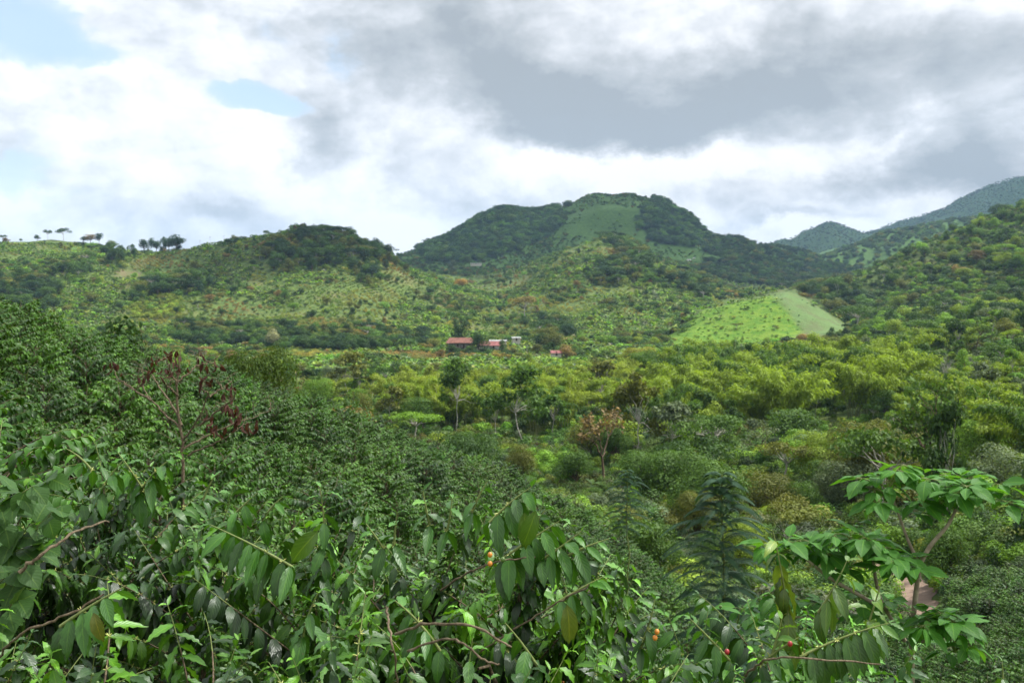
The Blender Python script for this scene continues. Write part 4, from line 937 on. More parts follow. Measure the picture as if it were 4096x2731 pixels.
    X, Y = lattice(105, 560, 9.0); Z = ground(X, Y); u, v = uv_of(X, Y, Z); k = visible(X, Y, Z, 14, .02); X, Y, Z, u, v = X[k], Y[k], Z[k], u[k], v[k]; n = len(X)
    inb = polys(u, v, BZ); gaps = fbm(X / 45, Y / 45, 55, 3); s = inb & (gaps > -.34) & (r2.random(n) < .93)
    s &= ~((u < 640) & (v < 372)); s &= ~((abs(u - 476) < 70) & (v < 366))
    for x, y, z, uu, vv in zip(X[s], Y[s], Z[s], u[s], v[s]):
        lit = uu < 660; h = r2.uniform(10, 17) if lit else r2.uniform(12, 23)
        if vv < 385: h *= .8
        h = min(h, (vv - 352 - r2.uniform(0, 30)) * y / F) if uu > 900 and y < 330 else h
        if h < 5: continue
        if not free_view(x, y, z, h): continue
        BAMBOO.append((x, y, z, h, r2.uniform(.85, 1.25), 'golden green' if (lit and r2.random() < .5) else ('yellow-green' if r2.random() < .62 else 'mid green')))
    for y0, y1, sp in ((62, 110, 1.5), (110, 200, 2.1), (200, 440, 3.4)):
        X, Y = lattice(y0, y1, sp, -60, 1150); Z = ground(X, Y); u, v = uv_of(X, Y, Z); k = visible(X, Y, Z, 3, .01); X, Y, Z, u, v = X[k], Y[k], Z[k], u[k], v[k]; n = len(X)
        open_ = ((abs(X - path_x(Y)) < np.where((Y > 58) & (Y < 92), 2.6, 1.3)) & (Y < 150)); pt = fbm(X / 16, Y / 22, 66, 3); s = ~open_ & (r2.random(n) < np.where(pt > -.12, .92, .5)); X, Y, Z, u, v, pt = (q[s] for q in (X, Y, Z, u, v, pt)); n = len(X)
        field = (Y > 360) & (u < 440)
        h = np.where(field, r2.uniform(1.0, 1.8, n), r2.uniform(.8, 2.9, n) * (1 + 1.6 * np.clip(pt, 0, 1))); nm = ['mid green', 'bright green', 'olive', 'grey-green', 'dark green', 'rusty brown', 'yellow-green']
        t1 = tones(n, nm, [5, 3.5, 1.5, 1.5, 2, .15, 1.2]); t2 = tones(n, nm, [2, 3, 2.5, 1, .8, 1.5, 3]); t = np.where((v < 400)[:, None] & (u < 640)[:, None], t2, t1)
        q = (r2.random(n) < .13) & (u > 520) & (Y > 88) if y1 <= 200 else np.zeros(n, bool)
        bag('undergrowth', 'fineshrub' if y1 <= 200 else 'shrub', X[~q], Y[~q], Z[~q] - .2, h[~q], r2.uniform(.9, 1.5, int((~q).sum())), t[~q])
        if q.any(): m = q & (r2.random(n) < .5); bag('undergrowth', 'banana', X[m], Y[m], Z[m] - .1, r2.uniform(1.4, 2.4, int(m.sum())), np.ones(int(m.sum())), t[m]); m = q & ~m; bag('undergrowth', 'open', X[m], Y[m], Z[m] - .1, r2.uniform(2.0, 4.5, int(m.sum())), np.full(int(m.sum()), 1.1), t[m])
    # a patch of young banana below the farmhouse
    X, Y = lattice(380, 520, 3.2, 400, 560); Z = ground(X, Y); s = fbm(X / 25, Y / 25, 12, 2) > -.05; X, Y, Z = X[s], Y[s], Z[s]
    bag('banana_plants', 'banana', X, Y, Z, r2.uniform(2.4, 4, len(X)), np.full(len(X), .8), tones(len(X), ['bright green', 'pale lime'], [1, 1]))
    X, Y = lattice(66, 430, 8.4, -40, 1130); Z = ground(X, Y); u, v = uv_of(X, Y, Z); k = visible(X, Y, Z, 6, .01); X, Y, Z, u, v = X[k], Y[k], Z[k], u[k], v[k]; n = len(X)
    dens = np.where(polys(u, v, BZ), .16, np.where(Y > 250, .35, np.where((u > 560), .72, .22))); s = (r2.random(n) < dens) & ~((abs(X - path_x(Y)) < 4) & (Y < 150)) & ~((abs(u - 476) < 60) & (v < 372)); X, Y, Z, u, v = X[s], Y[s], Z[s], u[s], v[s]; n = len(X)
    kd = np.array(['round', 'slender', 'flat', 'tall', 'near', 'open'], object)[r2.choice(6, n, p=[.22, .18, .10, .12, .24, .14])]
    kd = np.where(Y < 170, np.where(kd == 'round', 'near', kd), kd); H = r2.uniform(4.5, 10.5, n) * np.where(u > 850, 1.2, 1) * np.where(Y < 100, .6, 1)
    tn = np.where(Y < 190, tone_pick(['mid green', 'dark green', 'olive', 'grey-green', 'bright green', 'yellow-green'], [4, 3, 2, 1.2, .7, .6], n), tone_pick(['mid green', 'dark green', 'olive', 'bright green', 'grey-green', 'yellow-green', 'rusty brown'], [4, 2.5, 2, 2.2, 1, 2, .15], n))
    ok = np.array([free_view(*q) for q in zip(X, Y, Z, H)])
    TREES.extend(t for t, o in zip(zip(X, Y, Z, H, r2.uniform(.8, 1.25, n), kd, tn), ok) if o)
def path_x(y): return np.interp(y, [20, 34, 48, 62, 90, 140, 200], [9.5, 15.5, 22, 26, 33, 30, 22])
fill()
def build_trees():
    T = sorted(TREES, key=lambda t: -(t[3] / t[1])); seen = []
    used = 0; rest = []
    for t in T:
        x, y, z, h, w, kd, tn = t; u = 512 + F * x / y
        top = float(300 - F * (z + h) / y)
        if used < 205 and -5 < u < 1029 and top < 640:
            nm = 'cecropia_tree' if kd == 'slender' else 'broadleaf_tree'
            o = species(kd, u, y, z, h, tn, nm, 'tree', None, w, 'trees of the valley and hills', '', r=r2); used += 1
            v = 300 - F * (z + h / 2) / y; PENDING.append((o, f'{tn} {SHAPE_WORD[kd]} tree', landmark(u, v, y), u, v, h / y))
        else: rest.append(t)
    for kd in ('round', 'flat', 'tall', 'slender', 'near', 'open'):
        L = [t for t in rest if t[5] == kd]
        if L:
            A = np.array([[t[0], t[1], t[2], t[3], t[4]] for t in L]); tn = np.array([TONES[t[6]] for t in L]) * (1 + r2.normal(0, .2, (len(L), 1))).clip(.6, 1.5)
            bag('hillside_trees', 'round' if kd == 'near' else kd, A[:, 0], A[:, 1], A[:, 2] - .03 * A[:, 3], A[:, 3], A[:, 4], tn)
    B = sorted(BAMBOO, key=lambda t: -(t[3] / t[1])); used = 0; rest = []
    for t in B:
        x, y, z, h, w, tn = t; u = 512 + F * x / y
        if used < 280 and -10 < u < 1034:
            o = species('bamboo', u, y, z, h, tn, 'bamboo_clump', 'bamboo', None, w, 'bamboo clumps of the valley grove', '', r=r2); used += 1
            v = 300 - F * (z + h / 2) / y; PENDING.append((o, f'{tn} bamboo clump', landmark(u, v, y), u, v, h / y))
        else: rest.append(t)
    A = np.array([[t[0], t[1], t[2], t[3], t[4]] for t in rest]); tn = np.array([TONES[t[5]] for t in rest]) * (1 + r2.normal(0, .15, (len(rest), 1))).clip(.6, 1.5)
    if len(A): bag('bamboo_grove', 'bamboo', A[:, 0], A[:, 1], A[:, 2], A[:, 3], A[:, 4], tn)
build_trees()

# -- coffee slope
def build_coffee():
    X = []; Y = []
    for y in np.arange(6.2, 64, 1.12):
        x = np.arange(-1.0 * y - 6, 1.0 * y + 4, 1.05); X.append(x); Y.append(np.full(len(x), y))
    X = np.concatenate(X); Y = np.concatenate(Y); X = X + r2.uniform(-.4, .4, len(X)); Y = Y + r2.uniform(-.35, .35, len(Y)); Z = ground(X, Y); u, v = uv_of(X, Y, Z)
    k = visible(X, Y, Z, 1.6, .02) & (u > -140) & (u < 1160) & (r2.random(len(X)) < .93); k &= ~((abs(X - path_x(Y)) < 1.2) & (Y > 44))
    X, Y, Z, u, v = X[k], Y[k], Z[k], u[k], v[k]; h = r2.uniform(.8, 1.2, len(X)); vt = 300 - F * (Z + 1.6 * h) / Y
    inview = (u > -15) & (u < 1040) & (vt < 700); order = np.argsort(np.where(inview, Y, 1e6)); one = set(order[:300].tolist())
    for i in order[:300]:
        o = species('coffee', u[i], Y[i], Z[i], h[i], [(.034, .098, .009), (.047, .125, .010), (.023, .068, .010), (.036, .092, .011)][r2.integers(4)], 'coffee_bush', 'coffee bush', None, 1.0, 'coffee bushes planted over the slope', '', r=r2)
        PENDING.append((o, 'dark coffee bush', landmark(u[i], vt[i], Y[i]), u[i], vt[i], h[i] / Y[i]))
    s = np.array([i for i in range(len(X)) if i not in one]); n = len(s)
    bag('coffee_field', 'coffee', X[s], Y[s], Z[s], h[s], np.ones(n), tones(n, [(.034, .098, .009), (.047, .122, .010), (.023, .068, .010)], [3, 1, 1.5], .2))
    X, Y = lattice(64, 105, 1.25, 480, 1180); Z = ground(X, Y); s = (fbm(X / 14, Y / 14, 71, 2) > -.1) & ~(abs(X - path_x(Y)) < 1.3); X, Y, Z = X[s], Y[s], Z[s]
    bag('coffee_field', 'coffee', X, Y, Z, r2.uniform(.8, 1.15, len(X)), np.ones(len(X)), tones(len(X), [(.035, .085, .022)], [1], .15))
    X, Y = lattice(430, 600, 2.4, -150, 470); Z = ground(X, Y); k = visible(X, Y, Z, 2, .003); X, Y, Z = X[k], Y[k], Z[k]; u, v = uv_of(X, Y, Z); s = ~polys(u, v, [HEDGE1, HEDGE2]) & ~((abs(u - 478) < 36) & (Y > 545)); X, Y, Z = X[s], Y[s], Z[s]
    bag('coffee_field', 'coffee_far', X, Y, Z, r2.uniform(.8, 1.15, len(X)), np.full(len(X), 1.3), tones(len(X), [(.06, .13, .03), (.09, .15, .04)], [2, 1], .2))
build_coffee()
LABEL_OF = {'banana_plants': 'pale green banana plants scattered over the farm hillsides', 'undergrowth': 'mixed green scrub covering hillsides and valley floor', 'distant_woods': 'dense dark forest on the mountain and far ridges',
            'hillside_trees': 'loose woodland of mixed trees over the hills', 'bamboo_grove': 'feathery yellow-green bamboo grove filling the valley', 'coffee_field': 'dense dark green coffee covering the lower slopes'}
def flush_bags():
    names = sorted({k[0] for k in BAGS})
    for name in names:
        protos = []; pos = []; rot = []; scl = []; tn = []; idx = []
        for (nm, kind), L in BAGS.items():
            if nm != name: continue
            ms = joined(kind); base = len(protos); protos += ms
            for p, r_, s_, t_ in L:
                pos.append(p); rot.append(r_); scl.append(s_); tn.append(np.broadcast_to(t_, (len(p), 3))); idx.append(base + r2.integers(0, len(ms), len(p)))
        pos = np.concatenate(pos); print('STUFF', name, len(pos))
        stuff_instances(name, protos, pos, np.concatenate(rot), np.concatenate(scl), np.concatenate(idx), np.clip(np.concatenate(tn), .005, .6), LABEL_OF[name])
flush_bags()

# ------------------------------------------------------------------ farm buildings far across the valley
M_WALL = plain_mat('lime_washed_wall', (.34, .32, .28), (.5, .48, .44), 1.2)
M_WALL_SHADED = plain_mat('veranda_shaded_plaster', (.16, .14, .12), (.30, .28, .25), 1.5)  # darker wall tone: the veranda's shade is put into the colour
M_TILE = plain_mat('weathered_clay_tiles', (.09, .038, .03), (.18, .085, .065), .9, bump=.5)
M_REDM = plain_mat('faded_red_metal_roof', (.14, .045, .045), (.22, .09, .085), .5, rough=.5)
M_ZINC = plain_mat('zinc_sheet', (.17, .18, .18), (.30, .31, .31), .6, rough=.4)
M_DARKW = plain_mat('dark_timber', (.035, .022, .015), (.08, .05, .03), 3)
M_ORNG = plain_mat('orange_tiles', (.45, .16, .07), (.6, .28, .15), .8)
def boxg(g, x0, x1, y0, y1, z0, z1, mat=0):
    V = [(x, y, z) for x in (x0, x1) for y in (y0, y1) for z in (z0, z1)]
    g.add(V, [(0, 1, 3, 2), (4, 6, 7, 5), (0, 4, 5, 1), (2, 3, 7, 6), (0, 2, 6, 4), (1, 5, 7, 3)], mat=mat)
def roofg(g, w, d, z, rise, over=.7, hip=.0, th=.16, seam=True):
    a, b = w / 2 + over, d / 2 + over; h = hip * w / 2
    for k, dz in ((0, th), (1, 0)):
        q = [(-a, -b, z + dz), (a, -b, z + dz), (a, b, z + dz), (-a, b, z + dz), (-a + h, 0, z + rise + dz), (a - h, 0, z + rise + dz)]
        g.add(q, [(0, 1, 5, 4), (2, 3, 4, 5), (0, 4, 3, 3), (1, 2, 5, 5)])
    e = [(-a, -b), (a, -b), (a, b), (-a, b)]
    for i in range(4):
        (x0, y0), (x1, y1) = e[i], e[(i + 1) % 4]; g.add([(x0, y0, z), (x1, y1, z), (x1, y1, z + th), (x0, y0, z + th)], [(0, 1, 2, 3)])
    if seam:
        for i in range(int(w / .9)):
            x = -a + h + (i + .5) * (2 * a - 2 * h) / int(w / .9); n = 3
            for s in (-1, 1): tube(g, [(x, s * b, z + th + .02), (x, 0, z + rise + th + .02)], .05, 4)
def house(name, label, u, v, y, w, d, hw, rise, mroof, mwall, rz=0, hip=0, veranda=False, group=None, zoff=0):
    x = (u - 512) / F * y; z = (300 - v) / F * y if v else float(ground(x, y)); o = thing(name, label, 'building', (x, y, z + zoff), rz, group)
    g = Geo(); boxg(g, -w / 2, w / 2, -d / 2, d / 2, -2.5, hw); part('wall', g.mesh('wall', [mwall], False), o)
    g = Geo(); roofg(g, w, d, hw + .02, rise, hip=hip, over=1.6 if veranda else .5); part('roof', g.mesh('roof', [mroof], False), o)
    nwin = max(1, int(w / 3.4))
    for i in range(nwin):
        xx = -w / 2 + (i + .5) * w / nwin
        g = Geo()
        if i == nwin // 2: boxg(g, xx - .5, xx + .5, -d / 2 - .06, -d / 2 + .02, 0, 2.05); part('door', g.mesh('door', [M_DARKW], False), o)
        else: boxg(g, xx - .5, xx + .5, -d / 2 - .05, -d / 2 + .02, .95, 2.0); part('window', g.mesh('window', [M_DARKW], False), o)
    if veranda:
        for i in range(6):
            g = Geo(); xx = -w / 2 - .8 + i * (w + 1.6) / 5; boxg(g, xx - .1, xx + .1, -d / 2 - 1.35, -d / 2 - 1.15, -2.0, hw + .1); part('post', g.mesh('post', [M_DARKW], False), o)
        g = Geo(); boxg(g, -w / 2 - .7, w / 2 + .7, -d / 2 - 1.32, -d / 2 - 1.24, .85, .95); part('railing', g.mesh('railing', [M_DARKW], False), o)
    return o
def on(y, u): return 300 - F * float(ground((u - 512) / F * y, y)) / y
house('farmhouse', 'long farmhouse with weathered red tiled hip roof and dark veranda', 460.5, 347.0, 585, 14.0, 7, 2.7, 2.9, M_TILE, M_WALL_SHADED, .08, .3, True)
house('farm_shed', 'low farm building with faded pink-red metal roof beside the farmhouse', 491, 348, 590, 16, 7, 1.7, 2.4, M_REDM, M_WALL, -.10, .25)
house('farm_shed', 'small shed with grey metal roof behind the pink-red roofed building', 498, 344.4, 604, 10, 4, 2.3, .6, M_ZINC, M_WALL, 0)
house('farm_shed', 'tiny white shed in the farm yard', 516, 340.3, 640, 5, 3, 1.7, .7, M_ZINC, M_WALL, .2)
house('small_house', 'small house with orange tiled roof among the farm trees', 560, 336.6, 660, 5, 4, 1.8, 1.6, M_ORNG, M_WALL, .3, .4)
house('small_house', 'little house with red roof half hidden by the rust-coloured tree', 556, 355, 520, 5, 4, 1.2, 1.3, M_REDM, M_WALL, .1)
house('long_shed', 'long white shed on the lower flank of the mountain', 476, 264, 1560, 17, 6, 1.2, .7, M_ZINC, M_WALL, .02)
house('small_house', 'white house on the flank under the mountain forest', 689, 261, 1680, 6, 5, 2, 1.4, M_ZINC, M_WALL, 0)
house('small_house', 'small white house just uphill of the flank house', 694, 259, 1700, 3, 3, 1.8, 1, M_ZINC, M_WALL, 0)
house('small_house', 'white and orange house high in the shaded valley', 760, 250, 2640, 24, 9, 6, 4, M_ORNG, M_WALL, 0)
house('small_house', 'pale house on the shoulder of the far peak', 842, 236.5, 4560, 50, 14, 9, 4, M_ZINC, M_WALL, 0)
for (u, y, h) in ((200, 1015, 9), (210, 1012, 9), (224, 1018, 8), (527, 560, 7)):
    x = (u - 512) / F * y; z = float(ground(x, y)); o = thing('utility_pole', {200: 'utility pole on the hill crest next to the skyline copse', 210: 'second utility pole along the hill crest', 224: 'last utility pole before the wooded summit', 527: 'pale post standing in the yard past the farmhouse'}[u], 'pole', (x, y, z))
    g = Geo(); tube(g, [(0, 0, -1), (0, 0, h)], [.16, .11], 6); part('pole', g.mesh('pole', [M_PALE]), o)
    g = Geo(); boxg(g, -1, 1, -.06, .06, h - .7, h - .55); part('crossarm', g.mesh('crossarm', [M_DARKW], False), o)

# ------------------------------------------------------------------ footpath strip of packed earth in the wooded hollow
def build_path():
    g = Geo(); ys = np.linspace(42, 150, 110); n = len(ys); V = []
    for y in ys:
        w = .75 + .25 * math.sin(y * .7) + .15 * math.sin(y * 1.9)
        for s in (-1, -.33, .33, 1):
            x = float(path_x(y)) + s * w + .35 * math.sin(y * .35); V.append((x, y, float(ground(x, y)) + .05 - .03 * abs(s)))
    g.add(V, [(i * 4 + j, i * 4 + j + 1, i * 4 + j + 5, i * 4 + j + 4) for i in range(n - 1) for j in range(3)])
    structure('footpath', g.mesh('footpath', [plain_mat('packed_earth', (.09, .085, .04), (.06, .10, .03), 1.3, rough=.95)]))
    nx, ny = 9, 40; g = Geo(); V = []
    for j in range(ny):
        for i in range(nx):
            s = i / (nx - 1) * 2 - 1; y = 59 + 32 * j / (ny - 1); w = 2.1 * math.sin(math.pi * (.08 + .84 * j / (ny - 1))) + .25 * math.sin(j * 1.3); x = float(path_x(y)) + s * w + .35 * math.sin(y * .35); V.append((x, y, float(ground(x, y)) + .12 - .08 * abs(s)))
    g.add(V, [(j * nx + i, j * nx + i + 1, (j + 1) * nx + i + 1, (j + 1) * nx + i) for j in range(ny - 1) for i in range(nx - 1)])
    structure('dirt_track', g.mesh('dirt_track', [plain_mat('reddish_earth', (.15, .105, .08), (.22, .165, .13), 1.1, rough=.95)]))
build_path()

# ------------------------------------------------------------------ coffee plants right before the camera
r3 = np.random.default_rng(77)
BR = {}
for pi_, pitch in enumerate((-12, 15, 42, 76)):
    for k in range(4):
        L = .56 + .22 * r3.random(); p = math.radians(pitch + r3.normal(0, 6)); gl = Geo(); gt = Geo(); gb = Geo() if pitch > 0 else None
        pts = sprig(gl, gt, (0, 0, 0), (L * math.cos(p), 0, L * math.sin(p)), r3, .128, .038, TN, .20 if pitch < 60 else .03, (.25, 1.25), .10, .0048, gb)
        br = None
        if k in (1, 3):
            gr = Geo()
            for q in range(3, 8):
                c = pts[q] 
                for _ in range(r3.integers(1, 5)): ball(gr, c + r3.normal(0, .012, 3), .0072 + .001 * r3.random())
            br = gr.mesh('cherry_cluster', [(M_BER_G, M_BER_O)[(pi_ + k) == 2]])
        BR.setdefault(pitch, []).append((gl.mesh('leaves', [M_COF]), gt.mesh('branch', [M_TWIG, M_GTWIG]), gb.mesh('bud_cluster', [M_BUD]) if gb and gb.n else None, br))
FT = [np.array(c) for c in ((.025, .078, .007), (.036, .105, .008), (.014, .042, .008), (.060, .165, .011))]
def add_branch(root, loc, yaw, pitch, sc=1.0, roll=0.0, young=False):
    fam = BR[pitch]; gl, gt, gb, br = fam[r3.integers(len(fam))]
    b = part('branch', gt, root); b.location = loc; b.rotation_euler = (roll, r3.normal(0, .12), yaw); b.scale = (sc,) * 3
    t = FT[r3.integers(len(FT))] * (.8 + .5 * r3.random()) * (1.35 if young else 1) * root.get('fresh', 1.0)
    l = part('leaves', gl, b, t)
    if gb and r3.random() < .6: part('bud_cluster', gb, b)
    if br and r3.random() < .7: part('cherry_cluster', br, b)
NEAR = [ # u, v of the top, distance, height of leafy part, radius, label
 (8, 462, 4.6, 1.5, .62, 'coffee bush at the very edge beside the broad-leaved vine'),
 (105, 452, 4.7, 1.6, .66, 'full coffee bush with upright shoots before the dark-red-leaved tree'),
 (205, 488, 4.5, 1.5, .60, 'coffee bush below the red-leaved tree, lower than its neighbour'),
 (318, 512, 4.3, 1.5, .62, 'coffee bush topped by one erect shoot with hanging leaves'),
 (430, 514, 4.2, 1.5, .62, 'coffee bush filling the dip beside the tallest arching bush'),
 (520, 498, 4.1, 1.6, .66, 'arching coffee bush with large hanging leaves and orange cherries'),
 (588, 556, 4.0, 1.4, .54, 'drooping coffee bush ending above the wooded hollow'),
 (-30, 600, 3.1, 1.0, .42, 'coffee bush under the broad-leaved vine'),
 (75, 628, 3.1, 1.0, .42, 'low coffee bush with a long bare twig and light new leaves'),
 (200, 618, 3.2, 1.0, .42, 'dark coffee bush low between two paler ones'),
 (330, 622, 3.15, 1.0, .42, 'coffee bush with dense hanging leaves low in the middle'),
 (455, 640, 3.1, 1.0, .40, 'low coffee bush crossed by bare brown branches'),
 (590, 652, 3.2, 1.0, .42, 'low coffee bush with bright leaf clusters under the drooping one'),
 (690, 640, 3.8, 1.1, .44, 'coffee bush with ripening cherries beside the feathery tree'),
 (800, 592, 4.0, 1.4, .50, 'coffee bush with two tall pale shoots before the large-leaved tree'),
 (862, 628, 3.8, 1.2, .44, 'coffee bush with a long drooping shoot below the large-leaved tree'),
 (1003, 668, 4.4, .9, .18, 'young coffee shoot poking up beside the footpath'),
 (955, 682, 4.3, .9, .16, 'small coffee sprig just showing next to the young shoot'),
]
ROOT = {}
for (u, vt, y, hh, R, lab) in NEAR:
    top = P(u, vt, y); gz = float(ground(top[0], top[1])); root = thing('coffee_bush', lab, 'coffee bush', (top[0], top[1], gz), 0, 'coffee bushes right before the viewer'); ROOT[u] = root; root['fresh'] = 1.7 if 680 < u < 870 else 1.0
    H = top[2] - gz; g = Geo(); tube(g, wiggle((0, 0, -.2), (0, 0, H - .35), 9, .012, 0, r3), np.linspace(.024, .008, 9), 7)
    for _ in range(4): a = r3.random() * 6.28; z0 = H * r3.uniform(.3, .6); tube(g, wiggle((0, 0, z0), (R * .7 * math.cos(a), R * .7 * math.sin(a), z0 + .5 * r3.random()), 6, .06, .2, r3), np.linspace(.011, .005, 6), 6)
    part('stem', g.mesh('stem', [M_TWIG]), root)
    n = int(66 * (R / .6) ** 1.1) + 16
    for k in range(n):
        q = (k + .5) / n; zz = H - .45 - hh * q ** .9; a = k * 2.39996 + r3.random() * .5; rr = R * min(1, .25 + 1.3 * q)
        pitch = 76 if q < .10 else 42 if q < .32 else 15 if q < .68 else -12
        sc = r3.uniform(.78, 1.05) * (.82 if q < .1 else 1) * (.55 if R < .2 else 1); off = max(0, rr - .42)
        add_branch(root, (off * math.cos(a), off * math.sin(a), zz + r3.normal(0, .04)), a, pitch, sc, r3.normal(0, .2), q < .2)
# shoots that the photograph shows one by one: foot and tip
def shoot(bush, u0, v0, u1, v1, y, leafL=.132, dy=.0, droop=(.8, 1.6), tone=(.036, .12, .012), step=.03, berries=None, yellow=False, arch=.05, bare=.02):
    root = ROOT[bush]; a = P(u0, v0, y + dy) - np.array(root.location); b = P(u1, v1, y) - np.array(root.location); gl = Geo(); gt = Geo(); gb = Geo()
    pts = sprig(gl, gt, a, b, r3, leafL, step, TN, arch, droop, bare, .0058, gb)
    br = part('branch', gt.mesh('branch', [M_GTWIG, M_GTWIG]), root); part('leaves', gl.mesh('leaves', [M_COF]), br, tone)
    if gb.n: part('bud_cluster', gb.mesh('bud_cluster', [M_BUD]), br)
    if berries:
        gr = Geo(); 
        for k in range(7): ball(gr, pts[3 + k % 5] + r3.normal(0, .014, 3), .0078)
        part('cherry_cluster', gr.mesh('cherry_cluster', [berries]), br)
for s in [(318, 322, 575, 320, 486, 3.9), (205, 292, 566, 210, 524, 3.8, .15), (105, 92, 470, 66, 448, 4.2), (105, 100, 492, 123, 460, 4.1), (105, 140, 492, 176, 455, 4.2, .15), (105, 150, 500, 118, 452, 4.4),
          (205, 203, 500, 215, 475, 4.3), (205, 230, 518, 258, 492, 4.2), (205, 262, 520, 283, 496, 4.2), (520, 489, 522, 532, 486, 3.8, .155), (520, 472, 512, 488, 480, 3.9), (430, 430, 525, 423, 490, 4.0),
          (430, 447, 530, 452, 498, 4.0), (430, 394, 545, 397, 512, 4.0), (430, 384, 548, 366, 523, 4.0), (520, 525, 535, 546, 508, 3.9), (520, 500, 560, 560, 520, 3.8, .155), (588, 566, 556, 609, 538, 3.8), (588, 540, 560, 582, 530, 3.8),
          (588, 560, 600, 605, 575, 3.7), (75, 60, 626, 128, 584, 2.9, .13), (330, 300, 660, 318, 592, 3.2), (455, 440, 650, 395, 600, 3.2), (590, 540, 670, 505, 622, 3.2), (690, 640, 648, 655, 598, 3.7, .12), (690, 730, 660, 690, 618, 3.7, .12),
          (690, 760, 664, 800, 636, 3.6, .13)]:
    shoot(*s)
PALE_T = (.085, .15, .02)
shoot(800, 792, 640, 773, 530, 3.7, .15, tone=PALE_T, step=.04, droop=(1.4, 2.2), bare=.02)
shoot(800, 818, 612, 847, 560, 3.7, .14, tone=(.06, .13, .02), step=.042, droop=(1.2, 2.0), bare=.05)
shoot(862, 800, 656, 890, 622, 3.5, .15, tone=(.04, .11, .015), droop=(1.0, 1.8))
shoot(862, 862, 640, 880, 585, 3.7, .12, tone=(.09, .18, .02), droop=(.2, .7))
shoot(800, 770, 660, 782, 618, 3.6, .11, tone=(.07, .17, .02), droop=(.1, .5))
shoot(1003, 1003, 700, 1002, 660, 4.2, .10, tone=(.05, .13, .02)); shoot(955, 957, 700, 957, 677, 4.2, .09, tone=(.06, .15, .02))
# bare arching branches and single yellowing leaves of the middle bushes
def bare_branch(bush, pts, y, r0=.0085, r1=.004):
    r0 *= .55; r1 *= .7
    root = ROOT[bush]; A = np.array([P(u, v, y + d) for u, v, d in pts]) - np.array(root.location); t = np.linspace(0, 1, len(A)); tt = np.linspace(0, 1, 22)
    C_ = np.stack([np.interp(tt, t, A[:, k]) for k in range(3)], 1); 
    for _ in range(3): C_[1:-1] = (C_[:-2] + 2 * C_[1:-1] + C_[2:]) / 4
    C_ += r3.normal(0, .0022, C_.shape); g = Geo(); tube(g, C_, np.linspace(r0, r1, 22) * (1 + .18 * np.sin(np.arange(22) * 2.1)), 7); part('bare_branch', g.mesh('bare_branch', [M_TWIG]), root)
bare_branch(455, [(396, 632, .25), (430, 622, .1), (470, 622, 0), (500, 640, 0), (512, 646, 0)], 2.75)
bare_branch(455, [(408, 650, .2), (440, 638, .1), (462, 640, 0), (480, 658, 0), (500, 664, 0)], 2.75, .007)
bare_branch(330, [(386, 605, .3), (388, 620, .2), (394, 648, .1), (398, 690, .2)], 2.9, .008)
bare_branch(8, [(18, 572, .1), (40, 555, .1), (75, 530, .2), (110, 520, .5)], 3.3, .013, .005)
bare_branch(75, [(-5, 660, .3), (20, 632, 0), (60, 618, 0), (105, 592, 0)], 2.6, .007)
bare_branch(520, [(440, 590, .3), (470, 570, .1), (500, 560, 0), (535, 556, 0)], 3.75, .008)
bare_branch(588, [(480, 650, .3), (520, 625, .2), (560, 600, .1), (590, 585, 0)], 3.4, .006)
bare_branch(862, [(745, 676, .3), (760, 660, .1), (790, 655, 0), (880, 664, .1)], 3.3, .008)
def yellow_leaf(bush, u, v, y, L, c, d):
    root = ROOT[bush]; g = Geo(); T, Q, U = TN[1]; D = unit(np.array([d])); X, Y, Z = frames(D, np.array([[0.1, -1, .35]]))
    scatter_faces(g, T, Q, U, np.array([P(u, v, y) - np.array(root.location)]), X, Y, Z, np.array([L]), np.array([L * 1.15]), np.array([.5])); o = part('yellowing_leaf', g.mesh('yellowing_leaf', [M_COF]), root, c)
yellow_leaf(588, 567, 604, 3.1, .15, (.075, .11, .015), (.12, -.1, -1)); yellow_leaf(75, 94, 612, 2.6, .09, (.08, .10, .015), (.3, -.2, -1))
yellow_leaf(520, 536, 510, 3.6, .17, (.055, .12, .015), (-.35, -.1, -1)); yellow_leaf(318, 318, 530, 3.7, .19, (.06, .13, .016), (-.75, -.1, -.8)); yellow_leaf(520, 524, 512, 3.65, .16, (.055, .11, .015), (.1, -.1, -1))
for bush, u, v, y, mt in ((520, 490, 554, 3.6, M_BER_O), (520, 490, 563, 3.6, M_BER_O), (520, 503, 559, 3.6, M_BER_G), (690, 657, 631, 3.5, M_BER_O), (690, 655, 637, 3.5, M_BER_O), (690, 727, 651, 3.4, M_BER_R), (800, 790, 643, 3.4, M_BER_R), (690, 763, 651, 3.4, M_BER_G), (690, 760, 656, 3.4, M_BER_G), (690, 765, 660, 3.4, M_BER_G)):
    g = Geo(); ball(g, P(u, v, y) - np.array(ROOT[bush].location), .0092); part('cherry', g.mesh('cherry', [mt]), ROOT[bush])

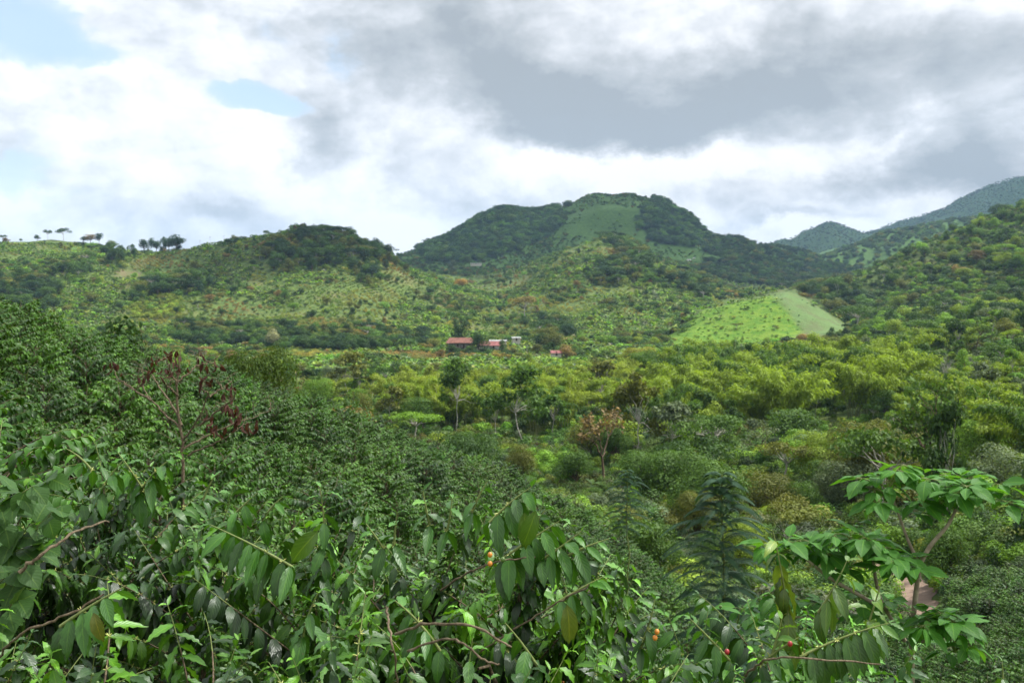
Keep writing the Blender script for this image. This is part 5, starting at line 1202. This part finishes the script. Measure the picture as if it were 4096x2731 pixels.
# ------------------------------------------------------------------ broad-leaved vine at the edge
TB = [leaf_template(8, 4, bend=b, fold=.12, wave=.02, nw=3, wide=.36, phase=p, tip=1.1) for b, p in ((.3, 0), (.7, 1), (1.1, 2))]
TG = [leaf_template(9, 4, bend=b, fold=f, wave=.012, nw=6, wide=.27, phase=p, tip=1.2, twist=tw) for b, f, p, tw in ((.25, .20, 0, .1), (.55, .16, 1, -.12), (.85, .12, 2, 0))]
def vine():
    o = thing('broad_leaved_vine', 'pale matte broad-leaved vine climbing over the edge of the coffee', 'vine', tuple(P(10, 640, 3.5)), 0); L0 = np.array(o.location)
    for (u0, v0, u1, v1) in ((-20, 560, 50, 478), (-30, 600, 36, 522), (-20, 540, 20, 492), (5, 620, 42, 548), (-30, 640, 22, 566), (0, 600, 62, 505), (-10, 660, 18, 600)):
        a = P(u0, v0, 3.75) - L0; b = P(u1, v1, 3.5 + .2 * r3.random()) - L0; pts = wiggle(a, b, 9, .04, .12, r3); g = Geo(); tube(g, pts, np.linspace(.004, .0018, 9), 5); br = part('stem', g.mesh('stem', [M_GTWIG]), o)
        gl = Geo(); n = 11; q = np.linspace(.15, 1, n); px = np.stack([np.interp(q, np.linspace(0, 1, 9), pts[:, k]) for k in range(3)], 1)
        D = unit(r3.normal(0, .5, (n, 3)) + [.35, -.45, -.15]); N = unit(r3.normal(0, .3, (n, 3)) + [0, -.45, 1]); X, Y, Z = frames(D, N)
        for k in range(n): s = slice(k, k + 1); z = .085 + .04 * r3.random(); scatter_faces(gl, *TB[k % 3], px[s], X[s], Y[s], Z[s], np.full(1, z), np.full(1, z * 1.1), r3.random(1) * .8)
        part('leaves', gl.mesh('leaves', [M_BIG]), br, (.055, .13, .03))
vine()

# ------------------------------------------------------------------ large-leaved tree
M_PTWIG = plain_mat('pale_smooth_bark', (.20, .16, .11), (.33, .28, .20), 18)
def big_leaf_tree():
    Y0 = 8.0; base = P(915, 700, Y0); gz = float(ground(base[0], base[1])); o = thing('large_leaved_tree', 'young tree with tiers of large bright ribbed leaves and forked bare stem', 'tree', (base[0], base[1], gz)); L0 = np.array(o.location)
    def pl(name, pts, r0, r1):
        A = np.array([P(u, v, Y0 + d) for u, v, d in pts]) - L0
        if name == 'trunk': A = np.concatenate([[np.array([0, 0, -.2])], A])
        t = np.linspace(0, 1, len(A)); tt = np.linspace(0, 1, 16); B = np.stack([np.interp(tt, t, A[:, k]) for k in range(3)], 1)
        for _ in range(2): B[1:-1] = (B[:-2] + 2 * B[1:-1] + B[2:]) / 4
        g = Geo(); tube(g, B, np.linspace(r0, r1, 16), 8); part(name, g.mesh(name, [M_PTWIG]), o)
    pl('trunk', [(911, 640, 0), (914, 610, 0), (919, 565, 0)], .024, .020)
    pl('limb', [(919, 565, 0), (930, 545, 0), (948, 525, 0), (958, 505, 0)], .020, .011); pl('limb', [(919, 563, 0), (908, 540, .1), (899, 515, .1), (893, 498, .1)], .014, .009)
    pl('limb', [(905, 640, .2), (880, 600, .2), (874, 570, .1), (873, 552, 0)], .018, .011); pl('limb', [(880, 606, .2), (830, 578, 0), (808, 560, 0), (798, 550, 0)], .016, .010); pl('limb', [(911, 645, 0), (925, 640, -.3), (938, 628, -.3)], .014, .008); pl('limb', [(880, 620, .2), (830, 618, .2), (790, 616, .2)], .012, .007)
    for (u, v, d, rp, nsh, nl) in ((885, 488, .1, 24, 7, 8), (966, 488, 0, 42, 11, 9), (930, 508, .2, 24, 5, 7), (870, 545, 0, 42, 10, 9), (795, 548, .1, 38, 8, 8), (836, 556, .2, 24, 5, 8), (900, 570, -.2, 20, 5, 7), (938, 624, -.3, 30, 7, 8), (875, 612, .3, 28, 5, 8), (795, 612, .3, 32, 6, 7), (955, 645, -.2, 20, 5, 7), (735, 625, .5, 20, 3, 6)):
        c = P(u, v, Y0 + d) - L0; R = rp / F * Y0; gt = Geo(); gl = Geo()
        for k in range(nsh):
            a = k * 2.4 + r3.random(); q = R * math.sqrt((k + .3) / nsh); e = c + np.array([q * math.cos(a), q * math.sin(a) * .8, .10 * (1 - q / R) + r3.normal(0, .075)]); tube(gt, wiggle(c - [0, 0, .05], e, 5, .04, .05, r3), np.linspace(.008, .004, 5), 5)
            th = np.arange(nl) * 2.39996 + r3.random() * 6; D = unit(np.stack([np.cos(th), np.sin(th), r3.uniform(-.5, .5, nl) - .12], 1) + .6 * np.array([math.cos(a), math.sin(a), 0]) * (q / R)); N = unit(np.array([0, 0, 1.]) + r3.normal(0, .22, (nl, 3))); X, Y, Z = frames(D, N)
            for j in range(nl):
                s = slice(j, j + 1); z = r3.uniform(.13, .235); pet = .05; scatter_faces(gl, *TG[j % 3], e + X[s] * pet - np.array([[0, 0, .0]]), X[s], Y[s], Z[s], np.full(1, z), np.full(1, z), np.clip(r3.normal(.4, .2, 1), 0, .85)); tube(gt, [e, e + X[j] * pet], [.0022, .0018], 4)
        b = part('leaf_tier', gl.mesh('leaf_tier', [M_BIG]), o, (.065, .20, .026)); part('twigs', gt.mesh('twigs', [M_GTWIG]), b)
big_leaf_tree()

# ------------------------------------------------------------------ feathery trees
def feathery(u, vt, y, vb, R, label, seed, nt=17):
    r = np.random.default_rng(seed); top = P(u, vt, y); gz = float(ground(top[0], top[1])); o = thing('feathery_tree', label, 'tree', (top[0], top[1], gz)); H = top[2] - gz
    g = Geo(); pts = wiggle((0, 0, -.1), (0, 0, H), 10, .006, 0, r); tube(g, pts, np.linspace(.05 * R, .012, 10), 7); part('trunk', g.mesh('trunk', [M_GTWIG]), o)
    Hc = (vb - vt) / F * y
    gl = Geo()
    for k in range(nt * 6):
        q = (k + .5) / (nt * 6); z = H - Hc * q; a = k * 2.39996; L = R * (.30 + .75 * min(1, q * 3.2)) * r.uniform(.6, 1.15); rise = .85 - .45 * q; n = 12; t = np.linspace(0, 1, n)
        P0 = np.array([0, 0, z]); d = np.array([math.cos(a), math.sin(a), 0]); F_ = P0 + d * (L * t)[:, None]; F_[:, 2] += L * (rise * t - (.38 + rise * .62) * t ** 2.2); tube(gl, F_, np.linspace(.006, .002, n), 4, 0, .9)
        T = unit(np.gradient(F_, axis=0)); side = unit(np.cross(T, [0, 0, 1.])); m = 26; qq = np.linspace(.12, 1, m); px = np.stack([np.interp(qq, t, F_[:, c]) for c in range(3)], 1); tx = unit(np.stack([np.interp(qq, t, T[:, c]) for c in range(3)], 1)); sx = unit(np.stack([np.interp(qq, t, side[:, c]) for c in range(3)], 1))
        for s in (-1, 1):
            D = unit(sx * s + tx * .55 - [0, 0, .22]); X, Y, Z = frames(D, np.tile([0, 0, 1.], (m, 1)) + .2 * sx * s); Lp = .17 * R * np.sin(np.pi * np.clip(qq * .86 + .1, 0, 1)) ** .7 + .01
            scatter_faces(gl, *QUAD, px, X, Y, Z, Lp, np.full(m, .034 * R), np.full(m, .3 + .4 * r.random() + (.3 if q < .08 else 0)))
    part('fronds', gl.mesh('fronds', [M_FEATH]), o, (.034, .078, .042))
feathery(722, 474, 15.0, 668, .80, 'tall feathery fern-like tree with dark layered fronds', 3)
feathery(627, 470, 27.0, 530, .62, 'small feathery dark tree on a thin bare trunk', 4, 9)
feathery(745, 655, 12.0, 700, .5, 'low feathery sapling under the tall fern-like tree', 8, 6)

# ------------------------------------------------------------------ nearly leafless tree with dried dark red leaves
def red_tree():
    Y0 = 11.0; base = P(183, 470, Y0); gz = float(ground(base[0], base[1])); o = thing('red_leaved_tree', 'nearly bare tree with hanging dried dark red leaves on the coffee slope', 'tree', (base[0], base[1], gz)); L0 = np.array(o.location); r = np.random.default_rng(12)
    def limb(name, pts, r0, r1, d=0.0):
        A = np.array([P(u, v, Y0 + d * i) for i, (u, v) in enumerate(pts)]) - L0
        if name == 'trunk': A = np.concatenate([[np.array([0, 0, -.2])], A])
        t = np.linspace(0, 1, len(A)); tt = np.linspace(0, 1, 20); B = np.stack([np.interp(tt, t, A[:, k]) for k in range(3)], 1); B[1:-1] = (B[:-2] + 2 * B[1:-1] + B[2:]) / 4; B[1:-1] += r.normal(0, .006, B[1:-1].shape)
        g = Geo(); tube(g, B, np.linspace(r0, r1, 20), 7); return part(name, g.mesh(name, [M_TWIG]), o)
    limb('trunk', [(183, 470), (182, 440), (177, 400), (177, 380), (179, 362), (180, 350)], .021, .005)
    for pts, d in (([(181, 430), (165, 413), (150, 398), (143, 388), (143, 373)], .15), ([(177, 385), (170, 370), (166, 357), (157, 361)], -.1), ([(177, 382), (190, 372), (197, 364), (199, 355)], .1), ([(183, 440), (198, 420), (209, 394), (213, 383)], -.15), ([(197, 366), (208, 362), (216, 364)], .1),
                   ([(184, 448), (205, 436), (232, 424), (255, 416), (270, 410)], .12), ([(182, 425), (170, 400), (158, 384), (150, 372), (130, 366)], .2), ([(200, 425), (220, 408), (236, 396), (232, 384)], -.1), ([(152, 400), (135, 390), (118, 378), (113, 366)], .1), ([(178, 395), (168, 386), (160, 376)], -.2), ([(209, 396), (222, 388), (232, 380)], .1), ([(188, 455), (206, 446), (222, 440), (236, 430)], -.1)):
        limb('limb', pts, .013, .003, d)
        for q in range(3):
            k = r.integers(1, len(pts)); u0, v0 = pts[k]; limb('twig', [(u0, v0), (u0 + r.normal(0, 5), v0 - 6), (u0 + r.normal(0, 14), v0 - r.uniform(8, 20))], .005, .002, r.normal(0, .1))
    T = [leaf_template(5, 2, bend=b, fold=.9, wave=.04, wide=.2) for b in (.5, 1.2)]
    for (u, v) in ((180, 351), (170, 354), (198, 357), (216, 362), (155, 361), (162, 359), (112, 364), (118, 365), (165, 368), (175, 364), (182, 370), (198, 381), (228, 386), (232, 390), (208, 379), (142, 378), (225, 404), (229, 409), (233, 413), (241, 421), (247, 427), (255, 423), (210, 417), (217, 426), (226, 396), (236, 404), (220, 432), (204, 362), (150, 372), (240, 412)):
        c = P(u, v, Y0 + r.normal(0, .3)) - L0; n = 4; D = unit(np.array([0, 0, -1.]) + r.normal(0, .4, (n, 3))); N = unit(r.normal(0, 1, (n, 3))); X, Y, Z = frames(D, N); g = Geo()
        for k in range(2): s = slice(k, n, 2); m = len(D[s]); z = r.uniform(.07, .115, m); scatter_faces(g, *T[k], c + r.normal(0, .035, (m, 3)), X[s], Y[s], Z[s], z, z, r.random(m))
        part('dried_leaves', g.mesh('dried_leaves', [M_DRY]), o, (.060, .026, .02))
red_tree()

# ------------------------------------------------------------------ labels that single the repeats out
def settle_labels():
    groups = {}
    for t in PENDING: groups.setdefault((t[1], t[2]), []).append(t)
    ORD = ['first', 'second', 'third', 'fourth', 'fifth', 'sixth', 'seventh', 'eighth', 'ninth', 'tenth']
    SZ = ['largest', 'large', 'fairly large', 'medium', 'smaller', 'small', 'very small', 'tiny', 'tiniest']
    for (base, place), L in groups.items():
        if len(L) == 1: L[0][0]['label'] = f'{base} {place}'; continue
        L.sort(key=lambda t: -t[5]); m = 6 if len(L) <= 54 else 10; rows = [sorted(L[i:i + m], key=lambda t: t[3]) for i in range(0, len(L), m)]
        for i, R in enumerate(rows):
            for j, t in enumerate(R):
                s = '' if len(rows) == 1 else SZ[min(i, 8)] + ' '
                t[0]['label'] = f'{s}{base} {place}, {ORD[j]} from left' if len(R) > 1 else f'{s}{base} {place}'
settle_labels()

# ------------------------------------------------------------------ haze of the valley air
def build_haze():
    g = Geo(); boxg(g, -11000, 22000, -60, 9600, -400, 720)
    m, t, out = mat_new('haze'); pv = t.node('ShaderNodeVolumePrincipled'); pv.inputs['Color'].default_value = rgb(.42, .66, 1.0); pv.inputs['Density'].default_value = HAZE; pv.inputs['Anisotropy'].default_value = 0.2
    t.l.new(pv.outputs[0], out.inputs['Volume']); o = link(bpy.data.objects.new('haze', g.mesh('haze', [m], False))); o['kind'] = 'stuff'; o['label'] = 'thin blue haze in the valley air'
HAZE = 0.000055
build_haze()
